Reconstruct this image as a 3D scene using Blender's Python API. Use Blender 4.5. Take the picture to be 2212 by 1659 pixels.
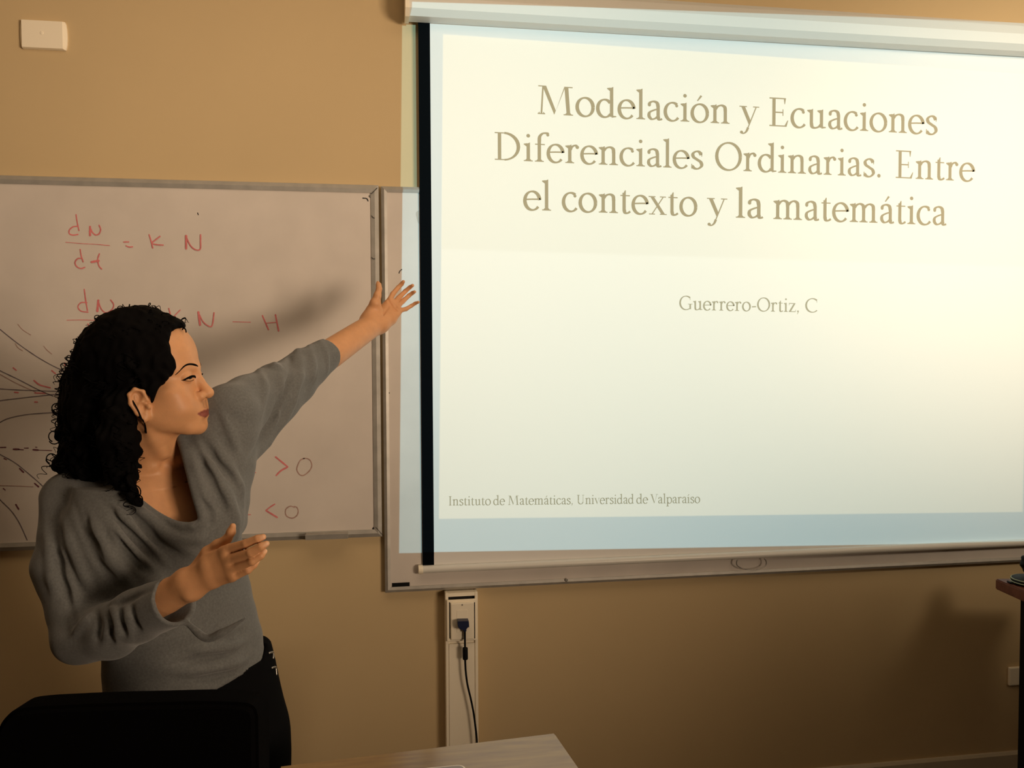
import bpy, bmesh, math, random
import numpy as np
from mathutils import Vector, Matrix

for _o in list(bpy.data.objects):
    bpy.data.objects.remove(_o)
SC = bpy.context.scene
COL = SC.collection

# ------------------------------------------------------------------ camera
IW, IH, FPX = 2212.0, 1659.0, 1850.0
CAM = np.array([0.0, -2.545, 1.50])
YAW, PITCH, ROLL = math.radians(9.20), math.radians(-2.18), math.radians(-0.245)
_f = np.array([math.sin(YAW)*math.cos(PITCH), math.cos(YAW)*math.cos(PITCH), math.sin(PITCH)])
_r0 = np.array([math.cos(YAW), -math.sin(YAW), 0.0])
_u0 = np.cross(_r0, _f)
CR = math.cos(ROLL)*_r0 + math.sin(ROLL)*_u0
CU = -math.sin(ROLL)*_r0 + math.cos(ROLL)*_u0
CF = _f
cam_data = bpy.data.cameras.new('camera')
cam = bpy.data.objects.new('camera', cam_data)
COL.objects.link(cam)
_m = Matrix.Identity(4)
for _i in range(3):
    _m[_i][0], _m[_i][1], _m[_i][2], _m[_i][3] = CR[_i], CU[_i], -CF[_i], CAM[_i]
cam.matrix_world = _m
cam_data.sensor_fit = 'HORIZONTAL'
cam_data.sensor_width = 36.0
cam_data.lens = 36.0*FPX/IW
cam_data.clip_start = 0.05
SC.camera = cam

# ------------------------------------------------------------------ view + world
SC.view_settings.view_transform = 'Standard'
SC.view_settings.look = 'None'
SC.view_settings.gamma = 1.0
SC.view_settings.use_curve_mapping = False
SC.view_settings.exposure = 0.0
world = bpy.data.worlds.new('world')
SC.world = world
world.use_nodes = True
world.node_tree.nodes['Background'].inputs[0].default_value = (0.9, 0.6, 0.35, 1)
world.node_tree.nodes['Background'].inputs[1].default_value = 0.0

def ray(u, v):
    return CF + (u-IW/2)/FPX*CR + (IH/2-v)/FPX*CU
def P(u, v, d):                      # point seen at pixel u,v at optical depth d
    return CAM + d*ray(u, v)
def Wp(u, v, y=0.0):                 # point on the plane parallel to the back wall
    k = ray(u, v); return CAM + k*((y-CAM[1])/k[1])
def Zp(u, v, z):                     # point on a horizontal plane
    k = ray(u, v); return CAM + k*((z-CAM[2])/k[2])

# ------------------------------------------------------------------ lights
WARM = (1.0, 0.76, 0.54)
def area(name, loc, target, sx, sy, power, color):
    l = bpy.data.lights.new(name, 'AREA'); l.shape = 'RECTANGLE'; l.size = sx; l.size_y = sy
    l.energy = power; l.color = color
    o = bpy.data.objects.new(name, l); COL.objects.link(o)
    d = (Vector(target)-Vector(loc)).normalized()
    o.matrix_world = Matrix.Translation(Vector(loc)) @ d.to_track_quat('-Z', 'Y').to_matrix().to_4x4()
    return o
KEY = area('key_light', (2.35, -3.9, 1.42), (-0.75, 0, 2.35), 1.0, 0.9, 17.5, WARM)  # area key light casting the raised arm's shadow; no window is built
KEY.data.spread = math.radians(66)
CEIL = area('ceiling_light', (0.0, -1.25, 2.74), (0.0, -0.9, 0), 2.0, 0.9, 8.5, WARM)
WASH = None

def add_glare_spot():  # added spot, no real fixture: imitates projector glare over the right side
    l = bpy.data.lights.new('glare_spot', 'SPOT'); l.energy = 262; l.color = (1.0, 0.80, 0.58)
    l.spot_size = math.radians(62); l.spot_blend = 1.0; l.shadow_soft_size = 0.40
    o = bpy.data.objects.new('glare_spot', l); COL.objects.link(o)
    loc = Vector((2.6, -2.2, 2.5)); d = (Vector((2.25, 0, 2.02))-loc).normalized()
    o.matrix_world = Matrix.Translation(loc) @ d.to_track_quat('-Z', 'Y').to_matrix().to_4x4()
    return o
add_glare_spot()

# the projector: a lamp whose picture is a lit rectangle with a brighter slide inside
PROJ = np.array([0.75, -2.75, 2.05])
YS = -0.027                          # plane of the hanging screen cloth
def projector():
    l = bpy.data.lights.new('projector_lamp', 'SPOT'); l.energy = 210; l.color = (1, 1, 1)
    l.spot_size = math.radians(85); l.spot_blend = 0.0; l.shadow_soft_size = 0.0015
    l.use_nodes = True
    nt = l.node_tree; N = nt.nodes; L = nt.links
    for n in list(N): N.remove(n)
    out = N.new('ShaderNodeOutputLight'); em = N.new('ShaderNodeEmission'); L.new(em.outputs[0], out.inputs[0])
    geo = N.new('ShaderNodeNewGeometry')
    def inside(corners, soft):
        pts = [np.array(c)-PROJ for c in corners]
        cen = sum(pts)/4
        prev = None
        for i in range(4):
            n = np.cross(pts[i], pts[(i+1) % 4]); n /= np.linalg.norm(n)
            if n.dot(cen) < 0: n = -n
            vm = N.new('ShaderNodeVectorMath'); vm.operation = 'DOT_PRODUCT'
            L.new(geo.outputs['Incoming'], vm.inputs[0]); vm.inputs[1].default_value = tuple(n*INC)
            mr = N.new('ShaderNodeMapRange'); mr.interpolation_type = 'SMOOTHSTEP'
            mr.inputs['From Min'].default_value = -soft; mr.inputs['From Max'].default_value = soft
            L.new(vm.outputs['Value'], mr.inputs['Value'])
            if prev is None: prev = mr.outputs[0]
            else:
                mu = N.new('ShaderNodeMath'); mu.operation = 'MULTIPLY'
                L.new(prev, mu.inputs[0]); L.new(mr.outputs[0], mu.inputs[1]); prev = mu.outputs[0]
        return prev
    S = lambda u, v: Wp(u, v, YS)
    frame = inside([Wp(869, 20, 0), Wp(2330, 60, YS), Wp(2330, 1169, YS), Wp(862, 1195, -0.02)], 0.0003)
    slide = inside([S(957, 74), S(2228, 161), S(2209, 1106), S(948, 1121)], 0.0005)
    block = inside([S(957, 74), S(2228, 161), S(2218, 577), S(954, 538)], 0.0012)
    def mix(fac, a, b):
        m = N.new('ShaderNodeMix'); m.data_type = 'RGBA'; L.new(fac, m.inputs[0])
        for s, x in ((6, a), (7, b)):
            if isinstance(x, tuple): m.inputs[s].default_value = x+(1,)
            else: L.new(x, m.inputs[s])
        return m.outputs[2]
    c = mix(block, (0.77, 1.0, 0.93), (0.70, 0.925, 0.85))
    c = mix(slide, (0.33, 0.69, 0.80), c)
    c = mix(frame, (0, 0, 0), c)
    L.new(c, em.inputs['Color']); em.inputs['Strength'].default_value = 1.0
    o = bpy.data.objects.new('projector_lamp', l); COL.objects.link(o)
    d = Vector(Wp(1580, 640, YS)-PROJ).normalized()
    o.matrix_world = Matrix.Translation(Vector(PROJ)) @ d.to_track_quat('-Z', 'Y').to_matrix().to_4x4()
INC = 1.0
projector()

# ------------------------------------------------------------------ materials
def lin(c):
    return tuple(((x/255.0)/12.92 if x/255.0 <= 0.04045 else ((x/255.0+0.055)/1.055)**2.4) for x in c)
def mat(name, col, rough=0.6, metal=0.0, noise=0.0, nscale=20.0, bump=0.0, bscale=200.0, spec=0.4, attr=None, col2=None, stretch=None, sheen=0.0, sss=0.0, coat=0.0):
    m = bpy.data.materials.new(name); m.use_nodes = True
    nt = m.node_tree; N = nt.nodes; L = nt.links; b = N['Principled BSDF']
    b.inputs['Base Color'].default_value = tuple(col)+(1,)
    b.inputs['Roughness'].default_value = rough; b.inputs['Metallic'].default_value = metal
    b.inputs['Specular IOR Level'].default_value = spec
    if sheen: b.inputs['Sheen Weight'].default_value = sheen
    if coat: b.inputs['Coat Weight'].default_value = coat; b.inputs['Coat Roughness'].default_value = 0.15
    if sss:
        b.inputs['Subsurface Weight'].default_value = sss; b.inputs['Subsurface Radius'].default_value = (0.010, 0.004, 0.002)
        b.inputs['Subsurface Scale'].default_value = 0.6
    tc = N.new('ShaderNodeTexCoord')
    vec = tc.outputs['Object']
    if stretch:
        mp = N.new('ShaderNodeMapping'); mp.inputs['Scale'].default_value = stretch
        L.new(vec, mp.inputs[0]); vec = mp.outputs[0]
    base = None
    if attr:
        a = N.new('ShaderNodeAttribute'); a.attribute_name = attr; base = a.outputs['Color']
    if noise or col2:
        n = N.new('ShaderNodeTexNoise'); n.inputs['Scale'].default_value = nscale; n.inputs['Detail'].default_value = 6
        L.new(vec, n.inputs['Vector'])
        mx = N.new('ShaderNodeMix'); mx.data_type = 'RGBA'
        mr = N.new('ShaderNodeMapRange'); mr.inputs[1].default_value = 0.3; mr.inputs[2].default_value = 0.7
        L.new(n.outputs['Fac'], mr.inputs[0]); L.new(mr.outputs[0], mx.inputs[0])
        if base is not None:
            mx.blend_type = 'MULTIPLY'; mx.inputs[0].default_value = 1
            L.new(base, mx.inputs[6])
            mx2 = N.new('ShaderNodeMix'); mx2.data_type = 'RGBA'; L.new(mr.outputs[0], mx2.inputs[0])
            mx2.inputs[6].default_value = (1-noise, 1-noise, 1-noise, 1); mx2.inputs[7].default_value = (1, 1, 1, 1)
            for lk in list(mx.inputs[0].links): L.remove(lk)
            mx.inputs[0].default_value = 1.0
            L.new(mx2.outputs[2], mx.inputs[7])
        else:
            c2 = col2 if col2 else tuple(min(1, x*(1+noise)) for x in col)
            c1 = col if col2 else tuple(x*(1-noise) for x in col)
            mx.inputs[6].default_value = tuple(c1)+(1,); mx.inputs[7].default_value = tuple(c2)+(1,)
        base = mx.outputs[2]
    if base is not None: L.new(base, b.inputs['Base Color'])
    if bump:
        n2 = N.new('ShaderNodeTexNoise'); n2.inputs['Scale'].default_value = bscale; n2.inputs['Detail'].default_value = 4
        L.new(vec, n2.inputs['Vector'])
        bp = N.new('ShaderNodeBump'); bp.inputs['Strength'].default_value = bump; bp.inputs['Distance'].default_value = 0.002
        L.new(n2.outputs['Fac'], bp.inputs['Height']); L.new(bp.outputs[0], b.inputs['Normal'])
    return m
M = {}
M['wall'] = mat('beige_wall_paint', (0.60, 0.455, 0.255), 0.75, noise=0.03, nscale=2.0, bump=0.12, bscale=60, spec=0.2)
M['wall_far'] = mat('darkened_wall_paint', (0.30, 0.22, 0.13), 0.8)  # unseen walls: paint colour darkened to weaken bounced light
M['ceiling'] = mat('ceiling_paint', (0.7, 0.62, 0.48), 0.9)
M['floor'] = mat('floor_tile', (0.10, 0.07, 0.05), 0.6, noise=0.1, nscale=6)
M['base'] = mat('baseboard_paint', (0.55, 0.48, 0.36), 0.5)
M['board'] = mat('whiteboard_enamel', (0.66, 0.60, 0.54), 0.42, noise=0.05, nscale=7, spec=0.35)
M['alu'] = mat('brushed_aluminium', (0.44, 0.42, 0.38), 0.45, metal=0.35, noise=0.1, nscale=30, stretch=(1, 1, 1))
M['red_ink'] = mat('red_marker_ink', (0.66, 0.185, 0.19), 0.6, noise=0.18, nscale=60)
M['faint_red'] = mat('faint_red_marker_ink', (0.42, 0.26, 0.22), 0.6, noise=0.2, nscale=60)
M['grey_ink'] = mat('grey_marker_ink', (0.16, 0.13, 0.145), 0.6, noise=0.3, nscale=60)
M['purple_ink'] = mat('dark_purple_marker_ink', (0.15, 0.045, 0.06), 0.6)
M['smudge'] = mat('dry_wipe_smudge', (0.50, 0.45, 0.39), 0.6)
M['black_ink'] = mat('black_ink', (0.015, 0.014, 0.014), 0.5)
M['fabric'] = mat('white_screen_cloth', (0.80, 0.79, 0.76), 0.85, spec=0.1)
M['border'] = mat('black_screen_border', (0.003, 0.004, 0.005), 0.9, spec=0.02)
M['case'] = mat('white_metal_case', (0.74, 0.72, 0.66), 0.35, spec=0.5)
M['cream'] = mat('cream_plastic', (0.97, 0.88, 0.70), 0.45)
M['cream2'] = mat('ivory_plastic', (0.95, 0.86, 0.68), 0.4)
M['slot'] = mat('dark_slot', (0.012, 0.010, 0.009), 0.8)
M['steel'] = mat('screw_steel', (0.35, 0.33, 0.30), 0.35, metal=0.9)
M['blue'] = mat('dark_blue_plug', (0.008, 0.014, 0.05), 0.4)
M['black'] = mat('black_plastic', (0.004, 0.004, 0.004), 0.5, spec=0.15)
M['text'] = mat('projected_letters', (0.36, 0.305, 0.21), 0.85, spec=0.1)
M['text2'] = mat('projected_small_letters', (0.38, 0.355, 0.27), 0.85, spec=0.1)
M['chair'] = mat('black_upholstery', (0.0022, 0.002, 0.0022), 0.9, spec=0.03)
M['wood'] = mat('red_brown_wood', (0.22, 0.110, 0.023), 0.32, col2=(0.34, 0.200, 0.045), nscale=5, stretch=(2, 14, 14), spec=0.4, coat=0.45)
M['wood'].node_tree.nodes['Principled BSDF'].inputs['Coat IOR'].default_value = 1.65
M['wood'].node_tree.nodes['Principled BSDF'].inputs['Coat Roughness'].default_value = 0.16
M['wood2'] = mat('dark_red_wood', (0.10, 0.032, 0.020), 0.45, col2=(0.16, 0.055, 0.03), nscale=5, stretch=(2, 14, 14))
M['piping'] = mat('pale_green_piping', (0.30, 0.33, 0.22), 0.6)
M['lap'] = mat('pale_grey_metal', (0.30, 0.25, 0.23), 0.4, metal=0.3)
M['lapedge'] = mat('white_plastic_edge', (0.85, 0.78, 0.66), 0.4)

# ------------------------------------------------------------------ mesh helpers
def link(name, me, m=None, parent=None, smooth=False):
    o = bpy.data.objects.new(name, me); COL.objects.link(o)
    if m is not None: me.materials.append(m)
    if parent is not None: o.parent = parent; o.matrix_parent_inverse = parent.matrix_world.inverted()
    if smooth:
        me.polygons.foreach_set('use_smooth', [True]*len(me.polygons))
    return o
def thing(name, loc, label, cat, group=None):
    o = bpy.data.objects.new(name, None); COL.objects.link(o)
    o.location = loc; o.empty_display_size = 0.05
    o['label'] = label; o['category'] = cat
    if group: o['group'] = group
    bpy.context.view_layer.update()
    return o
def tag(o, label=None, cat=None, group=None, kind=None):
    if label: o['label'] = label
    if cat: o['category'] = cat
    if group: o['group'] = group
    if kind: o['kind'] = kind
    return o
class MB:
    """collects boxes, prisms and tubes for ONE mesh"""
    def __init__(self): self.v = []; self.f = []
    def add(self, vs, fs):
        n = len(self.v); self.v += [tuple(float(c) for c in p) for p in vs]; self.f += [tuple(i+n for i in f) for f in fs]
    def box(self, lo, hi, bev=0.0):
        bm = bmesh.new(); bmesh.ops.create_cube(bm, size=1.0)
        s = [hi[i]-lo[i] for i in range(3)]; c = [(hi[i]+lo[i])/2 for i in range(3)]
        for v in bm.verts: v.co = Vector([v.co[i]*s[i]+c[i] for i in range(3)])
        if bev > 0:
            bmesh.ops.bevel(bm, geom=list(bm.edges), offset=min(bev, 0.45*min(s)), segments=2, affect='EDGES', profile=0.5)
        self.bm(bm); return self
    def bm(self, bm):
        bm.verts.index_update()
        self.add([v.co[:] for v in bm.verts], [[v.index for v in f.verts] for f in bm.faces]); bm.free()
    def prism(self, poly, axis, a, b):
        """poly: 2D points, extruded along axis ('x','y','z') from a to b"""
        def mk(p, t):
            return {'x': (t, p[0], p[1]), 'y': (p[0], t, p[1]), 'z': (p[0], p[1], t)}[axis]
        n = len(poly)
        vs = [mk(p, a) for p in poly]+[mk(p, b) for p in poly]
        fs = [list(range(n)), list(range(2*n-1, n-1, -1))]+[[i, (i+1) % n, n+(i+1) % n, n+i] for i in range(n)]
        self.add(vs, fs); return self
    def tube(self, pts, r, seg=10, cap=True):
        pts = [np.array(p, float) for p in pts]; n = len(pts)
        rs = r if hasattr(r, '__len__') else [r]*n
        t0 = pts[1]-pts[0]; ref = np.array([0, 0, 1.0]) if abs(t0[2]) < 0.9*np.linalg.norm(t0) else np.array([1.0, 0, 0])
        rings = []; nrm = None
        for i in range(n):
            t = pts[min(i+1, n-1)]-pts[max(i-1, 0)]; t = t/(np.linalg.norm(t)+1e-12)
            if nrm is None: nrm = np.cross(t, ref)
            nrm = nrm-t*nrm.dot(t); nrm /= (np.linalg.norm(nrm)+1e-12); b = np.cross(t, nrm)
            rings.append([pts[i]+rs[i]*(math.cos(2*math.pi*k/seg)*nrm+math.sin(2*math.pi*k/seg)*b) for k in range(seg)])
        vs = [p for rg in rings for p in rg]; fs = []
        for i in range(n-1):
            for k in range(seg):
                k2 = (k+1) % seg; fs.append([i*seg+k, i*seg+k2, (i+1)*seg+k2, (i+1)*seg+k])
        if cap: fs.append(list(range(seg-1, -1, -1))); fs.append([(n-1)*seg+k for k in range(seg)])
        self.add(vs, fs); return self
    def build(self, name, m, parent=None, smooth=False, fix=True):
        me = bpy.data.meshes.new(name); me.from_pydata(self.v, [], self.f); me.update()
        if fix:
            bm = bmesh.new(); bm.from_mesh(me); bmesh.ops.recalc_face_normals(bm, faces=bm.faces); bm.to_mesh(me); bm.free()
        return link(name, me, m, parent, smooth)
def smooth_path(pts, n=6):
    pts = [np.array(p, float) for p in pts]
    if len(pts) < 3: 
        return [pts[0]+(pts[-1]-pts[0])*t for t in np.linspace(0, 1, n+1)]
    q = [2*pts[0]-pts[1]]+pts+[2*pts[-1]-pts[-2]]; out = []
    for i in range(1, len(q)-2):
        p0, p1, p2, p3 = q[i-1:i+3]
        for t in np.linspace(0, 1, n, endpoint=False):
            out.append(0.5*((2*p1)+(-p0+p2)*t+(2*p0-5*p1+4*p2-p3)*t*t+(-p0+3*p1-3*p2+p3)*t**3))
    out.append(pts[-1]); return out
# ------------------------------------------------------------------ room shell
XL, XR, YB, ZC = -2.2, 3.4, -5.2, 2.80
def slab(name, lo, hi, m):
    o = MB().box(lo, hi).build(name, m); o['kind'] = 'structure'; return o
slab('wall_back', (XL, 0, 0), (XR, 0.12, ZC), M['wall'])
slab('wall_left', (XL-0.12, YB, 0), (XL, 0.12, ZC), M['wall_far'])
slab('wall_right', (XR, YB, 0), (XR+0.12, 0.12, ZC), M['wall_far'])
slab('wall_front', (XL-0.12, YB-0.12, 0), (XR+0.12, YB, ZC), M['wall_far'])
slab('floor', (XL-0.12, YB-0.12, -0.1), (XR+0.12, 0.12, 0), M['floor'])
slab('ceiling', (XL-0.12, YB-0.12, ZC), (XR+0.12, 0.12, ZC+0.1), M['ceiling'])
zb = Wp(2190, 1625.6, -0.014)[2]
o = MB().prism([(0, 0), (-0.014, 0), (-0.014, zb-0.008), (-0.008, zb), (0, zb)], 'x', XL, XR).build('baseboard_back', M['base'])
o['kind'] = 'structure'

# ------------------------------------------------------------------ whiteboards
BD = 0.020                                         # board surface stands this far off the wall
def frame_rails(name, x0, x1, z0, z1, w, parent, y=-0.026):
    """four mitred aluminium rails, one per side"""
    c = [(x0, z0), (x1, z0), (x1, z1), (x0, z1)]
    i = [(x0+w, z0+w), (x1-w, z0+w), (x1-w, z1-w), (x0+w, z1-w)]
    for k in range(4):
        k2 = (k+1) % 4; mb = MB()
        q = [c[k], c[k2], i[k2], i[k]]
        cx = sum(p[0] for p in q)/4; cz = sum(p[1] for p in q)/4
        qs = [(cx+(p[0]-cx)*0.9985, cz+(p[1]-cz)*0.9985) for p in q]
        # a shallow arched section: outer edge, crown, inner edge
        mids = [((q[0][0]*0.5+q[3][0]*0.5), (q[0][1]*0.5+q[3][1]*0.5)), ((q[1][0]+q[2][0])*0.5, (q[1][1]+q[2][1])*0.5)]
        vs = [(p[0], 0, p[1]) for p in q]+[(q[0][0], y+0.006, q[0][1]), (q[1][0], y+0.006, q[1][1]),
              (mids[1][0], y, mids[1][1]), (mids[0][0], y, mids[0][1]), (q[2][0], y+0.003, q[2][1]), (q[3][0], y+0.003, q[3][1])]
        fs = [(0, 1, 5, 4), (4, 5, 6, 7), (7, 6, 8, 9), (9, 8, 2, 3), (0, 3, 2, 1), (0, 4, 7, 9, 3), (1, 2, 8, 6, 5)]
        mb.add(vs, fs); mb.build('frame_rail', M['alu'], parent)
def ribbon(mb, pts, w, y, jit=0.0, rng=random.Random(3)):
    """flat marker stroke lying on the plane y"""
    pts = [np.array((p[0], p[2])) for p in pts]; n = len(pts); L_, R_ = [], []
    for k in range(n):
        t = pts[min(k+1, n-1)]-pts[max(k-1, 0)]; t = t/(np.linalg.norm(t)+1e-9); nn = np.array((-t[1], t[0]))
        ww = w*(1+jit*(rng.random()-0.5)); L_.append(pts[k]+nn*ww); R_.append(pts[k]-nn*ww)
    def cap(c, t, w):
        a0 = math.atan2(t[1], t[0]); return [c+w*np.array((math.cos(a0+s), math.sin(a0+s))) for s in (1.0, 0.5, 0, -0.5, -1.0)]
    vs = [(p[0], y, p[1]) for p in L_]+[(p[0], y, p[1]) for p in R_]
    fs = [(k, k+1, n+k+1, n+k) for k in range(n-1)]
    mb.add(vs, fs)
    e = cap(pts[-1], pts[-1]-pts[-2], w); m0 = [L_[-1]]+e+[R_[-1]]
    mb.add([(p[0], y, p[1]) for p in m0], [tuple(range(len(m0)))])
    e = cap(pts[0], pts[0]-pts[1], w); m0 = [R_[0]]+e+[L_[0]]
    mb.add([(p[0], y, p[1]) for p in m0], [tuple(range(len(m0)))])
def strokes(name, m, parent, lst, w=0.0022, y=None, conv=None, sm=5, jit=0.3):
    if name in ('marker_dash', 'ink_scratch') and len(lst) > 1:
        for s in lst: strokes(name, m, parent, [s], w, y, conv, sm, jit)
        return
    mb = MB(); y = -BD-0.0008 if y is None else y
    for s in lst:
        ww = w
        if isinstance(s, tuple): ww, s = s
        px = [conv(*p) if conv else p for p in s]
        ribbon(mb, smooth_path([Wp(p[0], p[1], y) for p in px], sm), ww, y, jit); y -= 0.00012
    return mb.build(name, m, parent, fix=False)
def screw(parent, u, v, y, r=0.004, name='screw', m=None):
    c = Wp(u, v, y)
    mb = MB().tube([(c[0], y+0.004, c[2]), (c[0], y-0.001, c[2]), (c[0], y-0.002, c[2])], [r, r, r*0.6], 12)
    return mb.build(name, m or M['steel'], parent)

# left board: runs out of the frame on the left
lx1 = Wp(822.0, 842, -0.022)[0]; lz1 = Wp(480, 391, -0.022)[2]; lz0 = Wp(480, 1172.5, -0.022)[2]; lx0 = lx1-1.80
LB = thing('whiteboard', (lx0+0.9, 0, lz0), 'smaller whiteboard with red handwritten equations on the wall behind the woman', 'whiteboard')
MB().box((lx0+0.01, -BD, lz0+0.01), (lx1-0.01, -0.001, lz1-0.01)).build('writing_panel', M['board'], LB)
frame_rails('frame', lx0, lx1, lz0, lz1, 0.0225, LB)
K5 = lambda x, y: (x/4.367, 380+y/4.366)
strokes('handwritten_equation', M['red_ink'], LB, [
    [(718, 365), (727, 430), (745, 515)], [(735, 475), (690, 480), (655, 510), (655, 545), (690, 558), (735, 552)],
    (0.0028, [(850, 480), (850, 560)]), [(850, 485), (875, 535), (905, 557), (935, 545), (950, 505), (935, 465)],
    (0.0008, [(620, 625), (760, 637), (900, 645), (1035, 656)]),
    [(757, 695), (767, 755), (785, 810)], [(775, 778), (735, 780), (708, 815), (725, 855), (765, 873), (800, 862)],
    [(938, 735), (922, 790), (935, 850), (960, 878)], (0.003, [(865, 812), (930, 800)]),
    [(1168, 623), (1215, 622)], [(1192, 660), (1220, 670), (1250, 668)],
    [(1408, 555), (1425, 610), (1442, 680)], [(1510, 570), (1465, 605), (1435, 635), (1480, 648), (1540, 652)],
    (0.0027, [(1757, 565), (1757, 685)]), [(1757, 575), (1800, 660), (1850, 697), (1890, 690), (1893, 620), (1893, 555)],
    ], 0.0016, conv=K5)
strokes('handwritten_equation', M['red_ink'], LB, [
    [(795, 1070), (808, 1170), (825, 1270)], [(820, 1195), (765, 1195), (735, 1235), (765, 1275), (830, 1285)],
    (0.003, [(928, 1175), (918, 1275)]), [(928, 1180), (955, 1255), (1000, 1290), (1055, 1262), (1072, 1215), (1045, 1170)],
    (0.0008, [(632, 1360), (780, 1358), (930, 1363)]),
    (0.0015, [(830, 1395), (850, 1440)]), (0.0016, [(820, 1475), (770, 1490), (755, 1520), (765, 1540)]),
    (0.0015, [(1593, 1250), (1612, 1320), (1630, 1380)]), (0.0012, [(1700, 1265), (1660, 1305), (1640, 1330)]),
    (0.0028, [(1872, 1285), (1888, 1405)]), [(1872, 1290), (1920, 1380), (1980, 1420), (2005, 1400), (2020, 1290)],
    ], 0.0016, conv=K5)
strokes('handwritten_equation', M['red_ink'], LB, [
    (0.0010, [(503, 695), (541, 696)]), [(567, 682), (580, 712)], [(595, 680), (602, 715)], (0.0011, [(575, 698), (598, 696)])], 0.0020)
K7 = lambda x, y: (500+x/5.184, 900+y/5.184)
strokes('handwritten_inequality', M['red_ink'], LB, [
    (0.0022, [(495, 452), (560, 505), (628, 560)]), (0.0022, [(628, 565), (555, 605), (503, 657)]),
    (0.0012, [(145, 625), (200, 628), (272, 627)]), (0.0028, [(148, 680), (133, 740), (155, 805)]), (0.002, [(115, 745), (150, 735)])], conv=K7)
strokes('handwritten_zero', M['faint_red'], LB, [
    [(815, 468), (770, 490), (737, 560), (735, 605), (765, 650), (805, 658), (850, 630), (885, 590), (900, 545), (885, 495), (850, 470), (805, 468)]], 0.0015, conv=K7)
strokes('handwritten_inequality', M['red_ink'], LB, [
    (0.0017, [(485, 980), (435, 1012), (388, 1050)]), (0.0022, [(388, 1053), (450, 1090), (512, 1128)]), (0.001, [(175, 1098), (215, 1098)]), (0.0016, [(163, 930), (168, 950)])], conv=K7)
strokes('handwritten_zero', M['faint_red'], LB, [
    [(705, 1015), (660, 1003), (615, 1030), (603, 1070), (620, 1115), (680, 1137), (730, 1110), (748, 1065), (735, 1020), (705, 1005)]], 0.0015, conv=K7)
K6 = lambda x, y: (x/2.861, 660+y/2.861)
for c in ([(-60, 95), (0, 147), (120, 242), (250, 330), (380, 398), (520, 450)], [(-60, 360), (0, 402), (110, 455), (240, 522), (330, 560)],
          [(-60, 512), (0, 515), (120, 522), (270, 528), (380, 530)], [(-60, 605), (0, 588), (120, 573), (300, 553), (390, 545)],
          [(-60, 760), (0, 722), (60, 695), (180, 672), (370, 660), (500, 655)], [(-60, 880), (0, 920), (90, 970), (190, 1050), (265, 1118), (330, 1200)],
          [(-60, 1130), (0, 1200), (70, 1270), (120, 1345), (168, 1450)]):
    strokes('graph_curve', M['grey_ink'], LB, [c], 0.0012, conv=K6)
for c in ([(110, 115), (140, 150), (190, 182)], [(95, 235), (110, 260), (140, 280)], [(270, 250), (290, 275), (320, 300)], [(0, 425), (100, 480), (220, 535)],
          [(0, 1112), (100, 1115), (205, 1120)]):
    strokes('graph_curve', M['faint_red'], LB, [c], 0.0009, conv=K6)
strokes('marker_dash', M['red_ink'], LB, [[(82, 385), (100, 400)], [(210, 463), (245, 490), (310, 508)], [(90, 536), (112, 538)], [(215, 596), (230, 596)],
    [(320, 402), (342, 420)], [(400, 355), (402, 370)], [(215, 540), (280, 542)]], 0.0018, conv=K6)
strokes('marker_dash', M['purple_ink'], LB, [(0.0024, [(84, 888), (115, 888)]), (0.0012, [(115, 889), (145, 892)]), (0.0014, [(0, 877), (36, 876)]), (0.0012, [(150, 881), (175, 881)]),
    (0.002, [(205, 891), (235, 893)]), (0.0010, [(235, 893), (320, 896)]), (0.002, [(122, 1008), (145, 1030)]), (0.002, [(215, 1100), (238, 1120)]), (0.002, [(98, 1230), (115, 1258)]),
    (0.0014, [(25, 945), (40, 952)]), (0.0012, [(20, 1130), (32, 1140)]), (0.0012, [(220, 875), (228, 876)])], 0.0016, conv=K6)
strokes('marker_dash', M['black_ink'], LB, [[(427, 460), (428.5, 464)], (0.0016, [(784, 428), (792, 429), (795, 434)]), (0.0042, [(807, 1142), (811, 1140)])], 0.0012)
strokes('ink_scratch', M['black_ink'], LB, [[(803, 466), (806, 470), (809, 471)], [(803, 556), (806, 559), (810, 559)], [(815, 406), (802, 419)]], 0.0009, y=-0.0272)
strokes('ink_scratch', M['black_ink'], LB, [[(812, 1139), (828, 1157)]], 0.0006, y=-0.0272)
screw(LB, 799.5, 424, -BD, 0.004)
# pen tray clipped below the lower rail
a = Wp(661, 1155, -0.03); b = Wp(752, 1149, -0.03)
mb = MB(); zt = (a[2]+b[2])/2
mb.prism([(-0.004, zt+0.002), (-0.028, zt+0.002), (-0.055, zt-0.004), (-0.058, zt+0.004), (-0.061, zt+0.003), (-0.057, zt-0.012), (-0.028, zt-0.017), (-0.004, zt-0.017)], 'x', a[0], b[0])
mb.build('pen_tray', M['alu'], LB)

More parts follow.
